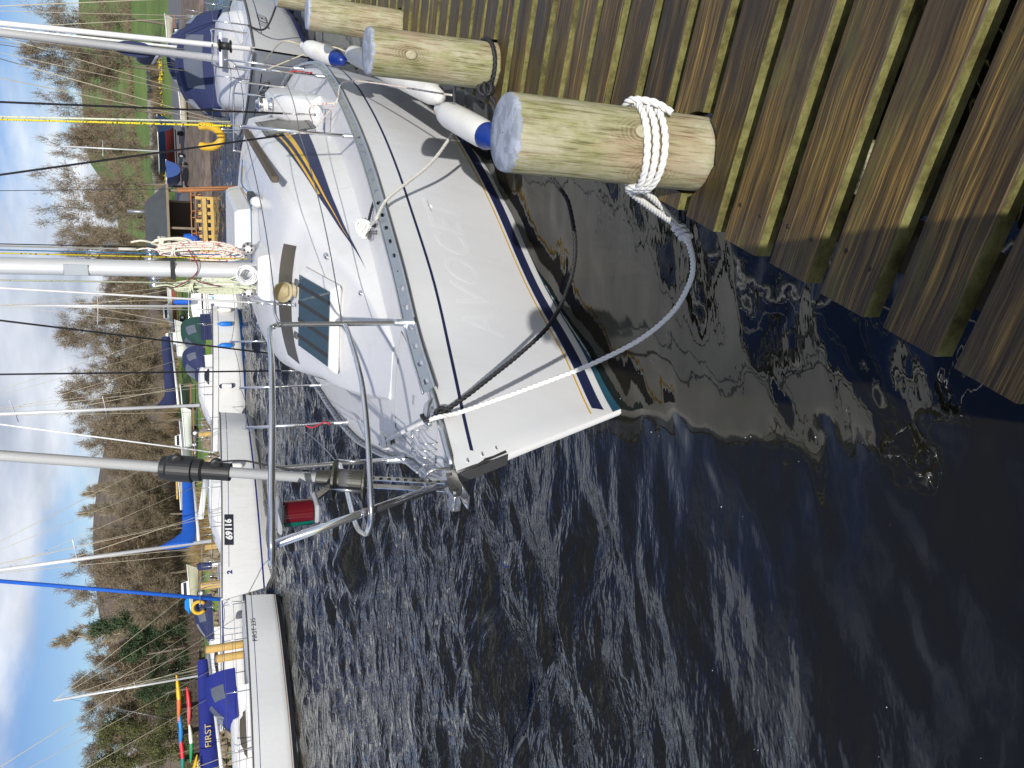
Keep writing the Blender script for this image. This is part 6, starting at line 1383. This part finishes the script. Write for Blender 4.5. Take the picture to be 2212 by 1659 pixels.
dinghy(gp(735, 74), .1, 3.0, 1.6, .8, WHT, 'white motor cruiser with blue trim behind the navy boom cover', 'motor boat', 'motor_boat', lift=.5, cab=.9, cover=BLUEC)
dinghy(gp(872, 68), .0, 2.6, 1.2, .5, plain('dark_green_paint', (.03, .05, .045), .4), 'dark green dinghy under a white cover on the shore', cover=WHT)
dinghy(gp(925, 66), -.2, 2.9, 1.3, .55, WHT, 'white dinghy lying on its trailer right of the silver forestay', lift=.5)
dinghy(gp(955, 68), .1, 2.8, 1.4, .65, plain('grey_paint', (.30, .31, .33), .5), 'grey speedboat with a navy canopy right of the silver forestay', 'motor boat', 'motor_boat', cover=NAVYC, cab=.5)
dinghy(gp(1068, 72), .1, 2.6, 1.1, .4, BEI, 'upturned pale dinghy above the blue sail cover', lift=1.0)
d3 = dinghy(gp(1276, 66), .15, 3.2, 1.4, .65, BEI, 'small cream motorboat with cabin and blue tarpaulin on a trailer', 'motor boat', 'motor_boat', lift=.4, cab=.6)
MB().box((-1.1, 0, 1.25), (1.5, 1.3, .4), taper=.55, bev=.1).build('tarpaulin', TARP, d3)
p = gp(1010, 70); b_ = thing('covered_dinghy', 'dinghy under a bright blue tarpaulin behind the furling swivel', 'boat', loc=tuple(p)); MB().box((0, 0, .7), (1.9, 1.1, .6), taper=.7, bev=.15).build('tarpaulin', TARP, b_); MB().box((0, 0, .25), (1.7, .7, .35)).build('trailer', DKW, b_)
# kayak rack with coloured kayaks
KC = {'yellow_kayak': (.80, .48, .02), 'orange': (.80, .16, .03), 'blue': (.01, .22, .60), 'red': (.72, .03, .05), 'green': (.02, .28, .10), 'teal': (.02, .20, .18), 'pink': (.75, .10, .12), 'white': (.75, .75, .72)}
rk = gp(1555, 65.5); rr = thing('kayak_rack', 'dark timber rack carrying the coloured kayaks at the left', 'rack', loc=tuple(rk))
for x in (-3.0, -1.0, 1.0, 3.0): MB().box((x, 0, .95), (.12, .9, 1.9)).build('upright', DKW, rr)
for z in (.55, 1.25): MB().box((0, -.4, z), (6.4, .1, .1)).build('shelf_rail', DKW, rr)
rk = rk + np.array([0, 0, .55])
def kayak(p, yaw, L, c1, c2, label, tilt=0.0):
    t = thing('kayak', label, 'kayak', 'coloured kayaks on the rack', loc=tuple(p), rot=(0, tilt, yaw))
    for i, (a, b, mt) in enumerate(((-.5, 0.0, c1), (0.0, .5, c2))):
        rows = []
        for u in np.linspace(a, b, 9):
            w = .33 * max(.02, math.cos(u * math.pi)) ** .6; rows.append([(u * L, w * math.cos(q), .17 * max(.1, math.cos(u * math.pi)) ** .5 * math.sin(q) + .10 * (2 * u) ** 2) for q in np.linspace(0, 6.283, 11)[:-1]])
        MB().grid(rows, closed=True).build('hull_half', plain('kayak_' + mt, KC[mt], .4), t)
    MB().lathe([(.24, 0), (.2, .03), (.18, .02)], 12, c=(0, 0, .15)).build('cockpit_rim', BLACKP, t)
kayak(rk + (1.9, -.55, 1.55), .05, 3.6, 'orange', 'yellow_kayak', 'orange and yellow kayak on the upper shelf, right end'); kayak(rk + (-.4, -.55, 1.5), .0, 3.0, 'blue', 'blue', 'blue kayak in the middle of the upper shelf'); kayak(rk + (-2.6, -.6, 1.45), .0, 3.2, 'teal', 'red', 'teal and red kayak on the upper shelf, left end')
kayak(rk + (1.2, -.6, .85), .0, 3.0, 'pink', 'red', 'pink and red kayak on the lower shelf'); kayak(rk + (-1.6, -.6, .8), .05, 3.0, 'green', 'white', 'green and white kayak on the lower shelf'); kayak(rk + (-4.3, -.9, .9), .25, 3.4, 'red', 'yellow_kayak', 'red and yellow kayak leaning out beside the blue boom cover', .35)
# dark post-and-rail fence along the left bank
f0, f1 = gp(1330, 69), gp(1640, 69); fe = thing('timber_fence', 'dark brown timber fence along the left bank', 'fence', loc=tuple(f0)); it = []
for k in range(26):
    q = f0 + (f1 - f0) * k / 25; q[2] = ground_z(q[0], q[1]); it.append(('post', MB().box((q[0], q[1], q[2] + .6), (.14, .14, 1.3)), DKW))
for k in range(25):
    a, b = f0 + (f1 - f0) * k / 25, f0 + (f1 - f0) * (k + 1) / 25; a[2] = ground_z(a[0], a[1]); b[2] = ground_z(b[0], b[1])
    for h in (.35, .65, .95): it.append(('rail', MB().bar(a + (0, -.08, h), b + (0, -.08, h), .05, .2), DKW))
tparts(fe, it)
# stack of sawn boards, standing posts, brown bench
p = gp(1038, 76); ts = thing('timber_stack', 'stack of orange sawn boards under the trees', 'timber', loc=tuple(p))
for k in range(7):
    for j in range(2): MB().box((0 + .1 * (k % 2), j * .9, .15 + .24 * k), (3.2, .8, .15)).build('sawn_board', NEWW, ts)
for i, (vx, vy, Yd, zt, r, mt, lb) in enumerate(((500, 405, 13.2, None, .055, ORW, 0),)):
    pass
pp = [(1258, 38.0, 2.0, 'yellow mooring post at the stern of the left-hand yacht'), (1395, 36.0, 1.9, 'tall yellow timber post behind the left-hand yacht'), (1418, 35.8, 1.5, 'short thick yellow timber post beside the tall one'), (1176, 55.0, 1.5, 'timber post behind the numbered yacht, by the reeds'), (995, 54.0, 1.6, 'timber post right of the thick forestay'), (935, 55.0, 1.6, 'timber post below the grey speedboat')]
for vy, Yd, h, lb in pp:
    q = aty(500, vy, Yd); q[2] = 0; t = thing('timber_post', lb, 'post', 'timber posts standing in the water', loc=tuple(q)); MB().tube([(0, 0, -1.2), (0, 0, h)], .17, 10).build('shaft', NEWW, t); MB().lathe([(.17, 0), (.15, .05), (0, .06)], 10, c=(0, 0, h)).build('cap', OLDW, t)
# orange leaning post and grey jetty seen past the cabin top
q0, q1 = aty(500, 401, 30.), aty(383, 411, 30.); t = thing('timber_post', 'slim orange timber post standing right of the boat shed', 'post', 'timber posts standing in the water', loc=(q0[0], q0[1], 0)); o = Vector(t.location); MB().tube([Vector(q0) - o - Vector((0, 0, .8)), Vector(q1) - o], .085, 10).build('shaft', ORW, t); MB().lathe([(.09, 0), (.09, .03), (0, .05)], 10, c=Vector(q1) - o, axis=tuple(Vector(q1 - q0))).build('cap', OLDW, t)
a, b = atz(515, 405, .45), atz(512, 560, .45); fj = thing('far_jetty', 'grey timber finger jetty beyond the cabin top of the large yacht', 'jetty', loc=tuple(a)); o = Vector(a)
for k in range(16):
    q = Vector(a) + (Vector(b) - Vector(a)) * (k + .5) / 16 - o; MB().box(q + Vector((0, 1.2, 0)), ((Vector(b) - Vector(a)).length / 16 * .9, 2.6, .06)).build('board', OLDW, fj)
MB().bar(Vector((0, -.1, -.1)), Vector(b) - o + Vector((0, -.1, -.1)), .1, .2).build('edge_beam', OLDW, fj)
# ------------------------------------------------------------------ the person taking the picture, standing on the jetty behind the lens
def person():
    px, py = -.155, -.34; z0 = DZ + .006; t = thing('person', 'person in dark jacket and trousers standing on the jetty, both arms raised holding a phone', 'person', loc=(px, py, z0))
    bm = bmesh.new(); J = {}
    def v(n, p): J[n] = bm.verts.new(p)
    v('pel', (0, 0, .93)); v('sp', (0, -.01, 1.12)); v('ch', (0, 0, 1.32)); v('nk', (0, .02, 1.46)); v('hd0', (0, .04, 1.56)); v('hd1', (0, .05, 1.68))
    for s, n in ((-1, 'l'), (1, 'r')):
        v(n + 'hip', (s * .095, 0, .88)); v(n + 'kn', (s * .10, .02, .48)); v(n + 'an', (s * .10, -.02, .09)); v(n + 'to', (s * .12, .15, .045))
        v(n + 'sh', (s * .19, 0, 1.38)); v(n + 'el', (s * .225, .12, 1.14)); v(n + 'wr', (s * .12, .20, 1.36)); v(n + 'ha', (s * .075, .215, 1.43))
    E_ = [('pel', 'sp'), ('sp', 'ch'), ('ch', 'nk'), ('nk', 'hd0'), ('hd0', 'hd1')]
    for n in 'lr': E_ += [('pel', n + 'hip'), (n + 'hip', n + 'kn'), (n + 'kn', n + 'an'), (n + 'an', n + 'to'), ('ch', n + 'sh'), (n + 'sh', n + 'el'), (n + 'el', n + 'wr'), (n + 'wr', n + 'ha')]
    for a, b in E_: bm.edges.new((J[a], J[b]))
    RAD = dict(pel=.19, sp=.19, ch=.19, nk=.07, hd0=.095, hd1=.09, hip=.11, kn=.09, an=.07, to=.05, sh=.095, el=.075, wr=.042, ha=.035)
    names = list(J); me = bpy.data.meshes.new('body'); bm.verts.index_update(); bm.to_mesh(me); bm.free()
    ob = bpy.data.objects.new('body', me); COL.objects.link(ob); md = ob.modifiers.new('skin', 'SKIN'); sub = ob.modifiers.new('sub', 'SUBSURF'); sub.levels = 2; sub.render_levels = 2
    for i, n in enumerate(names):
        k = n if n in RAD else n[1:]; sv = me.skin_vertices[0].data[i]; sv.radius = (RAD[k], RAD[k] * (.8 if k in ('pel', 'sp', 'ch') else 1)); sv.use_root = n == 'pel'
    dg = bpy.context.evaluated_depsgraph_get(); m2 = bpy.data.meshes.new_from_object(ob.evaluated_get(dg)); bpy.data.objects.remove(ob)
    for p in m2.polygons: p.use_smooth = True
    JK = plain('dark_jacket', (.035, .04, .05), .8, noise=.2); TR = plain('dark_trousers', (.03, .03, .035), .85); SK = plain('skin', (.48, .29, .21), .5); SHO = plain('black_shoes', (.015, .015, .015), .6); HR = plain('brown_hair', (.07, .045, .03), .7)
    m2.materials.clear()
    for m in (JK, TR, SK, SHO, HR): m2.materials.append(m)
    for p in m2.polygons:
        c = p.center; p.material_index = 3 if c.z < .10 else 1 if c.z < .93 else 4 if c.z > 1.66 or (c.z > 1.53 and c.y < .02) else 2 if c.z > 1.475 or (c.y > .185 and c.z > 1.33) else 0
    link('body', m2, t)
    rows = [[(rx * math.cos(a), ry * math.sin(a) - .01, z) for a in np.linspace(0, 2 * math.pi, 25)[:-1]] for z, rx, ry in ((.46, .31, .20), (.70, .30, .20), (.95, .285, .195), (1.15, .275, .19), (1.32, .265, .17), (1.40, .22, .13), (1.445, .10, .09))]
    MB().grid(rows, closed=True).build('coat', JK, t)  # unseen flared coat, added to make the body's cast shadow wide and unbroken
    ph = MB(); ph.box((.0, .225, 1.47), (.16, .009, .075), bev=.003); ph.build('phone', BLACKP, t)
    for s in (-1, 1):
        for k in range(4): MB().tube(spline([(s * .08, .22, 1.44 + .012 * k), (s * .092, .235, 1.45 + .012 * k), (s * .07, .238, 1.452 + .012 * k)], 4), [.008] * 8 + [.006], 6).build('finger', SK, t)
        MB().tube(spline([(s * .078, .21, 1.43), (s * .07, .212, 1.455), (s * .045, .215, 1.465)], 4), .009, 6).build('thumb', SK, t)
person()

# small bubbles drifting on the sheltered water
g = random.Random(31); m_ = MB()
for i in range(34):
    vx, vy = g.uniform(1330, 2150), g.uniform(760, 1659); p = atz(vx, vy, .004)
    if -(p @ N0) + EDGE < .15: continue
    r = g.choice((.0015, .002, .002, .003, .004)); m_.ball((p[0], p[1], .004), (r, r, r * .7), 6)
m_.build('foam_bubbles', plain('foam', (.45, .47, .49), .25), label='scattered tiny foam bubbles on the dark water near the jetty', cat='foam', kind='stuff')
